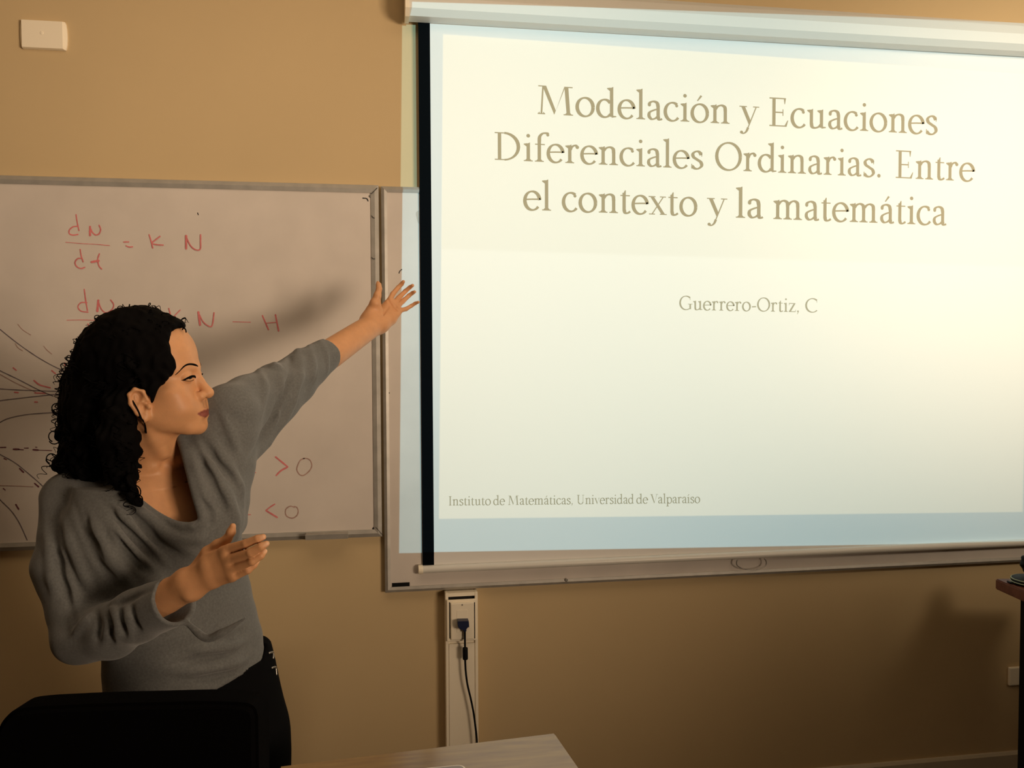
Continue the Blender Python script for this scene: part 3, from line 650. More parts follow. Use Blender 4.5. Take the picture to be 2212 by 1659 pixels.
# ------------------------------------------------------------------ side table on the right with dark things on it
def side_table():
    zt = 0.80
    A = Zp(2150, 1250, zt)
    e1 = Zp(2212, 1277, zt)-A; e1 = e1/np.linalg.norm(e1)             # near edge
    e2 = np.array([-e1[1], e1[0], 0]); 
    if e2.dot(CF) < 0: e2 = -e2
    room = (-0.03-A[1]); W_, D_ = 0.62, 0.36
    D_ = max(0.3, (-0.035-A[1])/e2[1])
    T = thing('side_table', tuple(A+e1*W_/2+e2*D_/2-np.array([0, 0, zt])), 'dark table with a red-brown top at the right edge of the frame', 'table')
    q = [A, A+e1*W_, A+e1*W_+e2*D_, A+e2*D_]
    bm = bmesh.new(); th = 0.032
    top = [bm.verts.new(Vector(p)) for p in q]; bot = [bm.verts.new(Vector(p-np.array([0, 0, th]))) for p in q]
    bm.faces.new(top); bm.faces.new(bot[::-1])
    for k in range(4): bm.faces.new([top[k], top[(k+1) % 4], bot[(k+1) % 4], bot[k]])
    bmesh.ops.recalc_face_normals(bm, faces=bm.faces); bmesh.ops.bevel(bm, geom=list(bm.edges), offset=0.003, segments=2, affect='EDGES')
    mb = MB(); mb.bm(bm); mb.build('tabletop', M['wood2'], T)
    # solid black side panels carry it
    def panel(p, u, w, v, t, name):
        vs = [p, p+u*w, p+u*w+v*t, p+v*t]; b_ = MB()
        b_.add([np.append(x[:2], 0.0) for x in vs]+[np.append(x[:2], zt-th-0.0005) for x in vs], [(3, 2, 1, 0), (4, 5, 6, 7), (0, 1, 5, 4), (1, 2, 6, 5), (2, 3, 7, 6), (3, 0, 4, 7)])
        b_.build(name, M['black'], T)
    k = Zp(2196, 1291, zt-th)
    base = A+e1*np.dot(k-A, e1)+e2*0.02
    panel(base, e1, 0.03, e2, D_-0.04, 'side_panel'); panel(A+e1*(W_-0.06)+e2*0.02, e1, 0.03, e2, D_-0.04, 'side_panel')
    panel(base+e1*0.0305+e2*0.005, e1, W_-0.06-np.dot(base-A, e1)-0.032, e2, 0.018, 'front_panel')
    # dark round pouch with pale piping
    zc = zt+0.001
    c = Zp(2216, 1262, zc)+e2*0.02
    Pch = thing('pouch', tuple(c), 'flat round black pouch with pale green piping lying on the side table', 'pouch')
    mb = MB(); seg = 40; prof = [(0.0, 0.0), (0.050, 0.0), (0.056, 0.005), (0.057, 0.012), (0.052, 0.018), (0.030, 0.023), (0.0, 0.024)]
    vs = []; fs = []
    for r, h in prof[1:-1]:
        vs += [(c[0]+r*math.cos(2*math.pi*i/seg), c[1]+r*math.sin(2*math.pi*i/seg), zc+h) for i in range(seg)]
    m_ = len(prof)-2
    for j in range(m_-1):
        fs += [(j*seg+i, j*seg+(i+1) % seg, (j+1)*seg+(i+1) % seg, (j+1)*seg+i) for i in range(seg)]
    fs += [tuple(range(seg-1, -1, -1)), tuple((m_-1)*seg+i for i in range(seg))]
    mb.add(vs, fs); mb.build('pouch_body', M['black'], Pch, smooth=True)
    for h, r in ((0.007, 0.0568), (0.0155, 0.0555)):
        MB().tube([(c[0]+r*math.cos(t), c[1]+r*math.sin(t), zc+h) for t in np.linspace(0, 2*math.pi, 49)], 0.0016, 8, cap=False).build('piping', M['piping'], Pch, smooth=True)
    t0 = Zp(2188, 1262, zt+0.003)
    MB().tube(smooth_path([Zp(2177, 1256, zt+0.003), Zp(2183, 1259, zt+0.0035), Zp(2191, 1258.5, zt+0.006), Zp(2196, 1261, zt+0.006)], 5), [0.0032]*16, 8).build('zip_pull', M['black'], Pch, smooth=True)
    # dark lump standing on the pouch
    d = c+np.array([0, 0, 0.0265])
    J = thing('cloth_bundle', tuple(d), 'crumpled black cloth bundle resting on the round pouch', 'bundle')
    bm = bmesh.new(); bmesh.ops.create_icosphere(bm, subdivisions=4, radius=1.0)
    for v in bm.verts:
        n = v.co.copy(); k = 1+0.10*math.sin(5*n.x+2*n.z)+0.10*math.sin(7*n.y-3*n.z+1)+0.07*math.sin(11*n.z+4*n.x)
        v.co = Vector((d[0]+0.005+n.x*0.034*k, d[1]+n.y*0.034*k, d[2]+0.036+max(-0.036, n.z*0.038*k)))
    mb = MB(); mb.bm(bm); mb.build('bundle', M['black'], J, smooth=True)
side_table()

# ------------------------------------------------------------------ black chair in the foreground
def chair():
    d = 1.30
    # back: outline in its own plane, square on to the viewer's left
    c = P(285, 1640, d); c0 = np.array([c[0], c[1], 0.0])
    zt = P(300, 1504, d)[2]
    ax = P(578, 1640, d)-P(0, 1640, d+0.03); ax[2] = 0; w = np.linalg.norm(P(578, 1640, d)-P(-2, 1640, d)); ax = ax/np.linalg.norm(ax)
    n = np.array([ax[1], -ax[0], 0])                               # towards the viewer
    T = thing('office_chair', tuple(c0), 'black upholstered chair back in the lower left foreground in front of the woman', 'chair')
    hw = w/2
    def slabmesh(out, y0, y1, zfun=None):
        bm = bmesh.new(); N_ = len(out)
        f = [bm.verts.new(Vector(c0+ax*p[0]+n*(y1+bow(p[0]))+np.array([0, 0, p[1]]))) for p in out]
        b_ = [bm.verts.new(Vector(c0+ax*p[0]+n*(y0+bow(p[0]))+np.array([0, 0, p[1]]))) for p in out]
        bm.faces.new(f); bm.faces.new(b_[::-1])
        for i in range(N_): bm.faces.new([f[i], b_[i], b_[(i+1) % N_], f[(i+1) % N_]])
        bmesh.ops.recalc_face_normals(bm, faces=bm.faces)
        bmesh.ops.bevel(bm, geom=[e for e in bm.edges if len(e.link_faces) == 2 and max(len(fa.verts) for fa in e.link_faces) > 4], offset=0.008, segments=3, affect='EDGES')
        mb = MB(); mb.bm(bm); return mb
    bow = lambda x: 0.0
    top = lambda u, v: (float(np.dot(P(u, v, d)-c0, ax)), float(P(u, v, d)[2]))
    pts = [(-0, 1700), (-2, 1610), (2, 1585), (12, 1558), (28, 1538), (48, 1524), (90, 1517), (150, 1512), (250, 1505), (350, 1500), (455, 1494.5), (520, 1494), (556, 1496), (572, 1505), (578, 1522), (578, 1700)]
    pts = [tuple(q[:2]) for q in smooth_path([np.array((u, v, 0.0)) for u, v in pts[1:-1]], 3)]; pts = [(-2, 1700)]+pts+[(578, 1700)]
    out = [top(u, v) for u, v in pts]; zlow = 0.56
    out = [(out[0][0], zlow)]+out[1:-1]+[(out[-1][0], zlow)]
    slabmesh(out, -0.03, 0.03).build('backrest', M['chair'], T, smooth=False)
    seat = [(-hw+0.01, 0.50), (-hw+0.01, 0.45), (hw-0.01, 0.45), (hw-0.01, 0.50)]
    s0 = c0+n*0.04
    bm = bmesh.new(); sh = []
    for (x, y) in [(-hw+0.03, 0.0), (hw-0.03, 0.0), (hw-0.02, 0.36), (hw-0.06, 0.40), (-hw+0.06, 0.40), (-hw+0.02, 0.36)]: sh.append((x, y))
    lo = [bm.verts.new(Vector(s0+ax*x+n*y+np.array([0, 0, 0.43]))) for x, y in sh]; hi = [bm.verts.new(Vector(s0+ax*x+n*y+np.array([0, 0, 0.485]))) for x, y in sh]
    bm.faces.new(hi); bm.faces.new(lo[::-1])
    for i in range(6): bm.faces.new([lo[i], lo[(i+1) % 6], hi[(i+1) % 6], hi[i]])
    bmesh.ops.recalc_face_normals(bm, faces=bm.faces); bmesh.ops.bevel(bm, geom=list(bm.edges), offset=0.015, segments=3, affect='EDGES')
    mb = MB(); mb.bm(bm); mb.build('seat', M['chair'], T)
    for sx in (-1, 1):
        MB().tube([c0+ax*sx*(hw-0.06)+np.array([0, 0, 0.62])-n*0.0, c0+ax*sx*(hw-0.06)+np.array([0, 0, 0.46])+n*0.02, c0+ax*sx*(hw-0.06)+n*0.06+np.array([0, 0, 0.42])], 0.012, 8).build('back_post', M['black'], T)
        for yy in (0.08, 0.38):
            b0 = s0+ax*sx*(hw-0.06)+n*yy; b1 = s0+ax*sx*(hw-0.03)+n*(yy+(0.03 if yy > 0.2 else -0.05))
            MB().tube([b0+np.array([0, 0, 0.432]), np.append(b1[:2], 0.0)], 0.012, 10).build('leg', M['black'], T)
chair()
# ------------------------------------------------------------------ implicit-surface modelling for the figure
f32 = np.float32
def V3(p): return np.asarray(p, dtype=f32)
def rc(a, b, ra, rb):
    a = V3(a); b = V3(b); ab = b-a; L2 = float(ab.dot(ab))+1e-12
    def fn(p):
        t = np.clip(((p-a)@ab)/L2, 0, 1); q = p-a-t[:, None]*ab
        return np.sqrt((q*q).sum(1))-(ra+t*(rb-ra))
    c = (a+b)/2; return fn, c, math.sqrt(L2)/2+max(ra, rb)
def chain(pts, rs, k=0.0):
    pr = [rc(pts[i], pts[i+1], rs[i], rs[i+1]) for i in range(len(pts)-1)]
    def fn(p):
        d = pr[0][0](p)
        for q in pr[1:]:
            e = q[0](p); d = smin(d, e, k) if k > 0 else np.minimum(d, e)
        return d
    P_ = np.array(pts); c = (P_.max(0)+P_.min(0))/2
    return fn, V3(c), float(max(np.linalg.norm(P_-c, axis=1)))+max(rs)
def ell(c, ax, r):
    c = V3(c); A = np.asarray(ax, dtype=f32); r = np.asarray(r, dtype=f32)
    def fn(p):
        q = (p-c)@A.T; k0 = np.sqrt(((q/r)**2).sum(1)); k1 = np.sqrt(((q/(r*r))**2).sum(1))+1e-9
        return k0*(k0-1)/k1
    return fn, c, float(max(r))
def tri(a, b, c, ra, rb, rc_):
    a = V3(a); b = V3(b); c = V3(c); n = np.cross(b-a, c-a); n = n/np.linalg.norm(n)
    def seg(p, s, e, rs, re):
        d = e-s; t = np.clip(((p-s)@d)/float(d.dot(d)), 0, 1); q = p-s-t[:, None]*d
        return np.sqrt((q*q).sum(1))-(rs+t*(re-rs))
    M_ = np.array([b-a, c-a]).T; pin = np.linalg.pinv(M_)
    def fn(p):
        d = np.minimum(np.minimum(seg(p, a, b, ra, rb), seg(p, b, c, rb, rc_)), seg(p, c, a, rc_, ra))
        uv = (p-a)@pin.T.astype(f32); ins = (uv[:, 0] >= 0) & (uv[:, 1] >= 0) & (uv.sum(1) <= 1)
        dd = np.abs((p-a)@n)-(ra+uv[:, 0]*(rb-ra)+uv[:, 1]*(rc_-ra))
        return np.where(ins, dd, d)
    ctr = (a+b+c)/3; return fn, ctr, float(max(np.linalg.norm(x-ctr) for x in (a, b, c)))+max(ra, rb, rc_)
def column(lv, side, fwd):
    """stack of ellipses: lv = [(centre, half width, half depth)], interpolated over world z"""
    lv = sorted(lv, key=lambda q: q[0][2]); z = np.array([q[0][2] for q in lv])
    cx = np.array([q[0][0] for q in lv]); cy = np.array([q[0][1] for q in lv]); A = np.array([q[1] for q in lv]); B = np.array([q[2] for q in lv])
    s = V3(side); f = V3(fwd)
    zz = np.linspace(z[0], z[-1], 60)
    def sm(v): 
        w = np.interp(zz, z, v); 
        for _ in range(3): w[1:-1] = (w[:-2]+2*w[1:-1]+w[2:])/4
        return w
    cx, cy, A, B = sm(cx), sm(cy), sm(A), sm(B)
    def fn(p):
        zc = np.clip(p[:, 2], z[0], z[-1]); ex = p[:, 0]-np.interp(zc, zz, cx); ey = p[:, 1]-np.interp(zc, zz, cy); ez = p[:, 2]-zc
        a = np.interp(zc, zz, A); b = np.interp(zc, zz, B)
        q1 = (ex*s[0]+ey*s[1])/a; q2 = (ex*f[0]+ey*f[1])/b
        k0 = np.sqrt(q1*q1+q2*q2+1e-9); k1 = np.sqrt((q1/a)**2+(q2/b)**2)+1e-6
        d = k0*(k0-1)/k1
        return np.where(np.abs(ez) > 0, np.sqrt(np.maximum(d, 0)**2+ez*ez)+np.minimum(d, 0)*0, d).astype(f32)
    c = np.array([cx.mean(), cy.mean(), zz.mean()]); return fn, V3(c), float((z[-1]-z[0])/2+A.max()+0.15)
def smin(a, b, k):
    h = np.clip(0.5+0.5*(a-b)/k, 0, 1); return a+(b-a)*h-k*h*(1-h)
def smax(a, b, k): return -smin(-a, -b, k)
class SDF:
    def __init__(s): s.ops = []
    def u(s, prim, k=0.006): s.ops.append(('u', k)+prim); return s
    def s(s, prim, k=0.004): s.ops.append(('s', k)+prim); return s
    def i(s, fn, k=0.004): s.ops.append(('i', k, fn, None, 0)); return s      # intersection / modifier, never pruned
    def m(s, fn, k=0): s.ops.append(('m', k, fn, None, 0)); return s               # fn(points, distance) -> distance
    def ev(s, p, bc=None, br=0.0):
        d = np.full(len(p), 1.0, dtype=f32)
        for op, k, fn, c, R in s.ops:
            if c is not None and bc is not None and np.linalg.norm(c-bc)-R > br+2*k+0.02: continue
            if op == 'm': d = fn(p, d, bc, br) if k else fn(p, d); continue
            e = fn(p)
            if op == 'u': d = smin(d, e, k)
            elif op == 's': d = smax(d, -e, k)
            else: d = smax(d, e, k)
        return d
    def mesh(s, lo, hi, h, B=20):
        lo = np.array(lo, float); n = np.ceil((np.array(hi)-lo)/(h*B)).astype(int)
        ib = np.stack(np.meshgrid(*[np.arange(k) for k in n], indexing='ij'), -1).reshape(-1, 3)
        cen = (lo+(ib+0.5)*B*h).astype(f32); hd = B*h*0.87
        dc = np.concatenate([s.ev(cen[i:i+40000]) for i in range(0, len(cen), 40000)])
        act = np.abs(dc) < hd*1.25+0.012
        VK, VP, Q = [], [], []
        g = np.arange(B+1); gi = np.stack(np.meshgrid(g, g, g, indexing='ij'), -1).reshape(-1, 3)
        N1 = (n*B+4).astype(np.int64)
        key = lambda x: (x[:, 0]*N1[1]+x[:, 1])*N1[2]+x[:, 2]
        for b, c in zip(ib[act], cen[act]):
            P_ = (lo+(b*B+gi)*h).astype(f32)
            D = s.ev(P_, c, hd).reshape(B+1, B+1, B+1)
            if D.min() > 0 or D.max() < 0: continue
            S_ = D < 0
            cnt = sum(S_[i:B+i, j:B+j, k:B+k].astype(np.int8) for i in (0, 1) for j in (0, 1) for k in (0, 1))
            cell = np.argwhere((cnt > 0) & (cnt < 8))
            acc = np.zeros((len(cell), 3)); num = np.zeros(len(cell))
            for ax in range(3):
                o1, o2 = [x for x in range(3) if x != ax]
                for i in (0, 1):
                    for j in (0, 1):
                        A_ = cell.copy(); A_[:, o1] += i; A_[:, o2] += j; B_ = A_.copy(); B_[:, ax] += 1
                        da = D[A_[:, 0], A_[:, 1], A_[:, 2]]; db = D[B_[:, 0], B_[:, 1], B_[:, 2]]
                        x = (da < 0) != (db < 0); t = np.where(x, da/np.where(x, da-db, 1), 0)
                        q = A_.astype(float); q[:, ax] += t; acc += q*x[:, None]; num += x
            VK.append(key(cell+b*B)); VP.append(lo+(b*B+acc/num[:, None])*h)
            for ax in range(3):
                o1, o2 = [(1, 2), (2, 0), (0, 1)][ax]
                sl0 = [slice(0, B)]*3; sl1 = list(sl0); sl1[ax] = slice(1, B+1)
                E_ = S_[tuple(sl0)] != S_[tuple(sl1)]; e = np.argwhere(E_)
                if not len(e): continue
                flip = S_[tuple(sl0)][E_]; ge = e+b*B
                c0 = ge.copy(); c0[:, o1] -= 1; c0[:, o2] -= 1; c1 = ge.copy(); c1[:, o2] -= 1; c3 = ge.copy(); c3[:, o1] -= 1
                q = np.stack([key(c0), key(c1), key(ge), key(c3)], 1); q[~flip] = q[~flip][:, ::-1]; Q.append(q)
        VK = np.concatenate(VK); VP = np.concatenate(VP); Q = np.concatenate(Q)
        o = np.argsort(VK); VK = VK[o]; VP = VP[o]
        idx = np.searchsorted(VK, Q).clip(0, len(VK)-1); ok = (VK[idx] == Q).all(1)
        return VP, idx[ok]
def np_mesh(name, V_, Q_, m, parent, color=None):
    me = bpy.data.meshes.new(name); me.vertices.add(len(V_)); me.vertices.foreach_set('co', np.asarray(V_, f32).ravel())
    me.loops.add(Q_.size); me.loops.foreach_set('vertex_index', Q_.astype(np.int32).ravel())
    me.polygons.add(len(Q_)); me.polygons.foreach_set('loop_start', (np.arange(len(Q_))*4).astype(np.int32))
    me.polygons.foreach_set('loop_total', np.full(len(Q_), 4, np.int32)); me.polygons.foreach_set('use_smooth', np.ones(len(Q_), bool))
    me.update(calc_edges=True); me.validate()
    if color is not None:
        at = me.color_attributes.new('col', 'FLOAT_COLOR', 'POINT'); at.data.foreach_set('color', np.hstack([color, np.ones((len(color), 1))]).astype(f32).ravel())
    return link(name, me, m, parent)
def relax(V_, Q_, n=1, w=0.5):
    for _ in range(n):
        a = np.zeros_like(V_); c = np.zeros(len(V_))
        for i in range(4):
            j = Q_[:, i]
            for k in (1, 3):
                np.add.at(a, j, V_[Q_[:, (i+k) % 4]]); np.add.at(c, j, 1)
        V_ = V_+w*(a/np.maximum(c, 1)[:, None]-V_)
    return V_

# ------------------------------------------------------------------ the woman: frames and joints
DT = 1.645                                              # distance of her chest from the camera along the axis
tow = -ray(340, 850); tow /= np.linalg.norm(tow)        # from the head towards the viewer
UP = np.array([0, 0, 1.0])
rgt = np.cross(UP, tow); rgt /= np.linalg.norm(rgt); tow_h = np.cross(rgt, UP)
HY, HP_, HR = math.radians(70), math.radians(7), math.radians(3)
hd_dir = math.sin(HY)*rgt+math.cos(HY)*tow_h
HF = math.cos(HP_)*hd_dir+math.sin(HP_)*UP
HU = -math.sin(HP_)*hd_dir+math.cos(HP_)*UP
HS = np.cross(HF, HU)                                    # her right, the side we see
HU = math.cos(HR)*HU+math.sin(HR)*HS; HS = np.cross(HF, HU)
HC = P(323, 830, 1.60)
HSC = 0.985
def hl(s, f, u): return HC+HSC*(s*HS+f*HF+u*HU)
HAX = np.array([HS, HF, HU])
def hell(c, r): return ell(hl(*c), HAX, np.array(r)*HSC)
def hrc(a, b, ra, rb): return rc(hl(*a), hl(*b), ra*HSC, rb*HSC)
def hch(pts, rs, k=0.0): return chain([hl(*p) for p in pts], [r*HSC for r in rs], k)
TY = math.radians(24)
TF = math.sin(TY)*rgt+math.cos(TY)*tow_h; TS = np.cross(UP, TF)   # torso facing; TS: towards the right of the picture

def head_ops(b):
    b.u(hell((0, -0.010, 0.050), (0.071, 0.090, 0.082)), 0.01)                 # skull
    b.u(hell((0, 0.050, 0.044), (0.058, 0.042, 0.058)), 0.03)                  # forehead
    b.u(hell((0, 0.036, -0.032), (0.058, 0.053, 0.066)), 0.025)                # mid face
    for s in (1, -1):
        b.u(hrc((s*0.050, -0.002, -0.050), (s*0.022, 0.066, -0.086), 0.016, 0.016), 0.022)   # jaw bone
        b.u(hell((s*0.043, 0.056, -0.022), (0.022, 0.022, 0.017)), 0.018)      # cheekbone
        b.u(hell((s*0.034, 0.066, -0.050), (0.022, 0.022, 0.022)), 0.02)       # cheek
        b.u(hell((s*0.048, 0.028, -0.048), (0.016, 0.036, 0.036)), 0.02)       # side of the jaw
    b.u(hell((0, 0.078, -0.092), (0.018, 0.015, 0.014)), 0.016)                # chin
    b.u(hell((0, 0.077, -0.060), (0.028, 0.018, 0.024)), 0.016)                # muzzle under the nose
    for s in (1, -1):
        b.u(hrc((s*0.010, 0.089, 0.022), (s*0.042, 0.069, 0.023), 0.006, 0.005), 0.014)      # brow ridge
        b.s(hell((s*0.029, 0.098, 0.006), (0.015, 0.013, 0.0095)), 0.010)      # eye socket
        b.u(hell((s*0.0290, 0.0780, 0.005), (0.0135, 0.0130, 0.0120)), 0.003)  # lids over the ball
        b.s(hch([(s*0.0165, 0.0910, 0.0015), (s*0.0285, 0.0920, 0.0045), (s*0.0415, 0.0835, 0.003)], [0.0008, 0.0029, 0.0008]), 0.0010)   # lid opening
    b.u(hch([(0, 0.087, 0.018), (0, 0.094, -0.006), (0, 0.105, -0.028)], [0.0075, 0.0080, 0.0095], 0.004), 0.010)    # nose bridge
    b.u(hell((0, 0.106, -0.031), (0.0105, 0.0100, 0.0090)), 0.006)             # nose tip
    for s in (1, -1):
        b.u(hell((s*0.0130, 0.0935, -0.034), (0.0080, 0.0108, 0.0086)), 0.005) # wing
        b.s(hell((s*0.0065, 0.1000, -0.0415), (0.0030, 0.0052, 0.0040)), 0.002)  # nostril
    b.s(hrc((0, 0.0985, -0.045), (0, 0.0975, -0.055), 0.0022, 0.0022), 0.005)  # philtrum
    b.u(hch([(-0.030, 0.0755, -0.0640), (-0.012, 0.0915, -0.0612), (0, 0.0945, -0.0622), (0.012, 0.0915, -0.0612), (0.030, 0.0755, -0.0640)], [0.0018, 0.0042, 0.0042, 0.0042, 0.0018]), 0.004)
    b.u(hch([(-0.028, 0.0755, -0.0660), (-0.011, 0.0898, -0.0715), (0, 0.0920, -0.0720), (0.011, 0.0898, -0.0715), (0.028, 0.0755, -0.0660)], [0.0018, 0.0048, 0.0052, 0.0048, 0.0018]), 0.004)
    b.s(hch([(-0.033, 0.0765, -0.0632), (-0.012, 0.0960, -0.0662), (0, 0.0990, -0.0668), (0.012, 0.0960, -0.0662), (0.033, 0.0765, -0.0632)], [0.0010, 0.0011, 0.0011, 0.0011, 0.0010]), 0.0015)
    b.s(hell((0, 0.0985, -0.0815), (0.016, 0.0055, 0.0040)), 0.008)            # fold above the chin
    # ears: a tilted shell with rim, bowl and lobe
    for s in (1, -1):
        e = lambda f, u, o=0.0: (s*(0.067+o), f+0.015, u-0.029)
        b.u(hrc(e(-0.010, 0.012, 0.004), e(-0.004, -0.024, 0.002), 0.011, 0.008), 0.006)
        rim = [e(0.004, 0.004, 0.006), e(0.000, 0.020, 0.010), e(-0.012, 0.026, 0.014), e(-0.022, 0.018, 0.016), e(-0.023, 0.002, 0.015), e(-0.016, -0.016, 0.011), e(-0.007, -0.030, 0.006)]
        b.u(hch(rim, [0.0035, 0.0040, 0.0042, 0.0042, 0.0042, 0.0045, 0.0062], 0.003), 0.004)
        b.s(hell(e(-0.009, 0.012, 0.017), (0.009, 0.0095, 0.0105)), 0.003)
        b.s(hell(e(-0.004, -0.008, 0.014), (0.008, 0.0060, 0.0085)), 0.003)
        b.u(hch([e(-0.015, 0.014, 0.010), e(-0.016, 0.000, 0.010), e(-0.010, -0.014, 0.008)], [0.003, 0.003, 0.003]), 0.004)
        b.u(hell(e(0.005, -0.008, 0.006), (0.0045, 0.0045, 0.0060)), 0.003)    # tragus

# joints of the arms
def J(u, v, d): return P(u, v, d)
LSH, LEL, LWR = J(500, 905, 1.69), J(658, 805, 1.955), J(811, 698, 2.165)
RSH, REL, RWR = J(150, 1085, 1.63), J(176, 1372, 1.525), J(411, 1262, 1.415)
print('arm lengths', [round(float(np.linalg.norm(a-b)), 3) for a, b in ((LSH, LEL), (LEL, LWR), (RSH, REL), (REL, RWR))])
def hand_ops(b, wr, ks, kf, fingers, thumb, palm):
    for pts, rs in palm: b.u(chain(pts, rs, 0.006), 0.016)
    for pts, rs in fingers: b.u(chain(pts, [r*kf for r in rs], 0.002), ks)
    for pts, rs in thumb: b.u(chain(pts, rs, 0.004), 0.006)

def L(u, v, d): return J(780+u/12.764, 590+v/12.764, d)          # coordinates in a close-up of the raised hand
LF = [  # index, middle, ring, little: knuckle, joints, tip
    ([L(800, 720, 2.195), L(870, 580, 2.205), L(1020, 400, 2.215), L(1120, 300, 2.215), L(1165, 235, 2.210)], [0.0098, 0.0092, 0.0082, 0.0076, 0.0064]),
    ([L(930, 800, 2.200), L(1040, 680, 2.215), L(1220, 500, 2.228), L(1340, 395, 2.225), L(1420, 340, 2.217)], [0.0098, 0.0092, 0.0082, 0.0074, 0.0062]),
    ([L(1030, 890, 2.200), L(1150, 780, 2.215), L(1320, 620, 2.225), L(1420, 545, 2.222), L(1475, 515, 2.215)], [0.0096, 0.0088, 0.0078, 0.0070, 0.0060]),
    ([L(1110, 1020, 2.195), L(1240, 990, 2.205), L(1390, 900, 2.212), L(1500, 830, 2.210), L(1580, 800, 2.204)], [0.0088, 0.0078, 0.0068, 0.0062, 0.0052])]
LT_ = [([L(470, 1080, 2.165), L(390, 830, 2.152), L(450, 620, 2.150), L(495, 430, 2.152), L(482, 330, 2.155), L(465, 270, 2.158)], [0.0140, 0.0130, 0.0095, 0.0072, 0.0064, 0.0048])]
LP_ = [([J(795, 690, 2.155), L(300, 1000, 2.155), L(390, 830, 2.150)], [0.0150, 0.0125, 0.0115]), ([L(430, 1330, 2.165), L(620, 1000, 2.190), L(790, 745, 2.197)], [0.0145, 0.0115, 0.0080]), ([L(450, 1360, 2.165), L(720, 1060, 2.195), L(890, 840, 2.200)], [0.0155, 0.0120, 0.0078]),
       ([L(490, 1390, 2.165), L(790, 1130, 2.192), L(990, 930, 2.199)], [0.0155, 0.0122, 0.0076]), ([L(540, 1410, 2.165), L(820, 1260, 2.185), L(1060, 1060, 2.194)], [0.0140, 0.0140, 0.0072])]
def Rr(u, v, d): return J(400+u/9.758, 1120+v/9.758, d)          # coordinates in a close-up of the lowered hand
RF = [
    ([Rr(790, 690, 1.396), Rr(930, 640, 1.390), Rr(1280, 530, 1.376), Rr(1530, 430, 1.372), Rr(1645, 390, 1.372)], [0.0088, 0.0088, 0.0076, 0.0070, 0.0054]),
    ([Rr(850, 870, 1.391), Rr(980, 850, 1.384), Rr(1380, 720, 1.366), Rr(1600, 595, 1.364), Rr(1715, 533, 1.366)], [0.0090, 0.0090, 0.0078, 0.0070, 0.0054]),
    ([Rr(920, 1050, 1.391), Rr(1050, 1030, 1.384), Rr(1410, 900, 1.370), Rr(1590, 785, 1.372), Rr(1672, 695, 1.376)], [0.0086, 0.0086, 0.0074, 0.0066, 0.0052]),
    ([Rr(960, 1215, 1.393), Rr(1080, 1190, 1.388), Rr(1320, 1090, 1.382), Rr(1450, 985, 1.385), Rr(1520, 900, 1.389)], [0.0080, 0.0078, 0.0066, 0.0058, 0.0048])]
RT_ = [([Rr(260, 1040, 1.425), Rr(490, 740, 1.422), Rr(690, 570, 1.420), Rr(890, 430, 1.416), Rr(970, 280, 1.412), Rr(1005, 165, 1.410)], [0.0125, 0.0125, 0.0100, 0.0074, 0.0070, 0.0052])]
RP_ = [([Rr(130, 1310, 1.416), Rr(480, 920, 1.408), Rr(800, 710, 1.398)], [0.0110, 0.0118, 0.0088]), ([Rr(140, 1370, 1.415), Rr(520, 1050, 1.404), Rr(860, 880, 1.393)], [0.0125, 0.0125, 0.0090]),
       ([Rr(150, 1420, 1.415), Rr(560, 1170, 1.404), Rr(920, 1060, 1.393)], [0.0125, 0.0125, 0.0088]), ([Rr(160, 1460, 1.415), Rr(600, 1300, 1.406), Rr(960, 1225, 1.395)], [0.0110, 0.0118, 0.0084])]

def torso_levels(g=0.0):
    Lv = [((335, 1000), 1.665, 0.075, 0.055), ((330, 1040), 1.660, 0.130, 0.075), ((332, 1100), 1.650, 0.150, 0.092), ((345, 1190), 1.650, 0.152, 0.103), ((376, 1300), 1.660, 0.142, 0.096),
          ((402, 1400), 1.675, 0.142, 0.094), ((416, 1500), 1.695, 0.157, 0.098), ((425, 1620), 1.705, 0.160, 0.098)]
    return [(P(u, v, d), a+g, b+g) for (u, v), d, a, b in Lv]
def trace(sdf, px, d0=1.2, d1=2.3):
    """first points of a solid along lines of sight"""
    D = np.array([ray(u, v) for u, v in px]); t = np.full(len(px), d0)
    for _ in range(90):
        d = sdf.ev((CAM+D*t[:, None]).astype(f32)); t = np.minimum(t+np.where(d > 0.0003, d, 0)*0.8/np.linalg.norm(D, axis=1), d1)
    return CAM+D*t[:, None], t
def dens(px, step=9.0):
    px = [np.array(p, float) for p in smooth_path([np.array((p[0], p[1], 0.0)) for p in px], 8)]
    out = [px[0][:2]]
    for p in px[1:]:
        if np.linalg.norm(p[:2]-out[-1]) >= step: out.append(p[:2])
    if np.linalg.norm(px[-1][:2]-out[-1]) > 2: out.append(px[-1][:2])
    return out
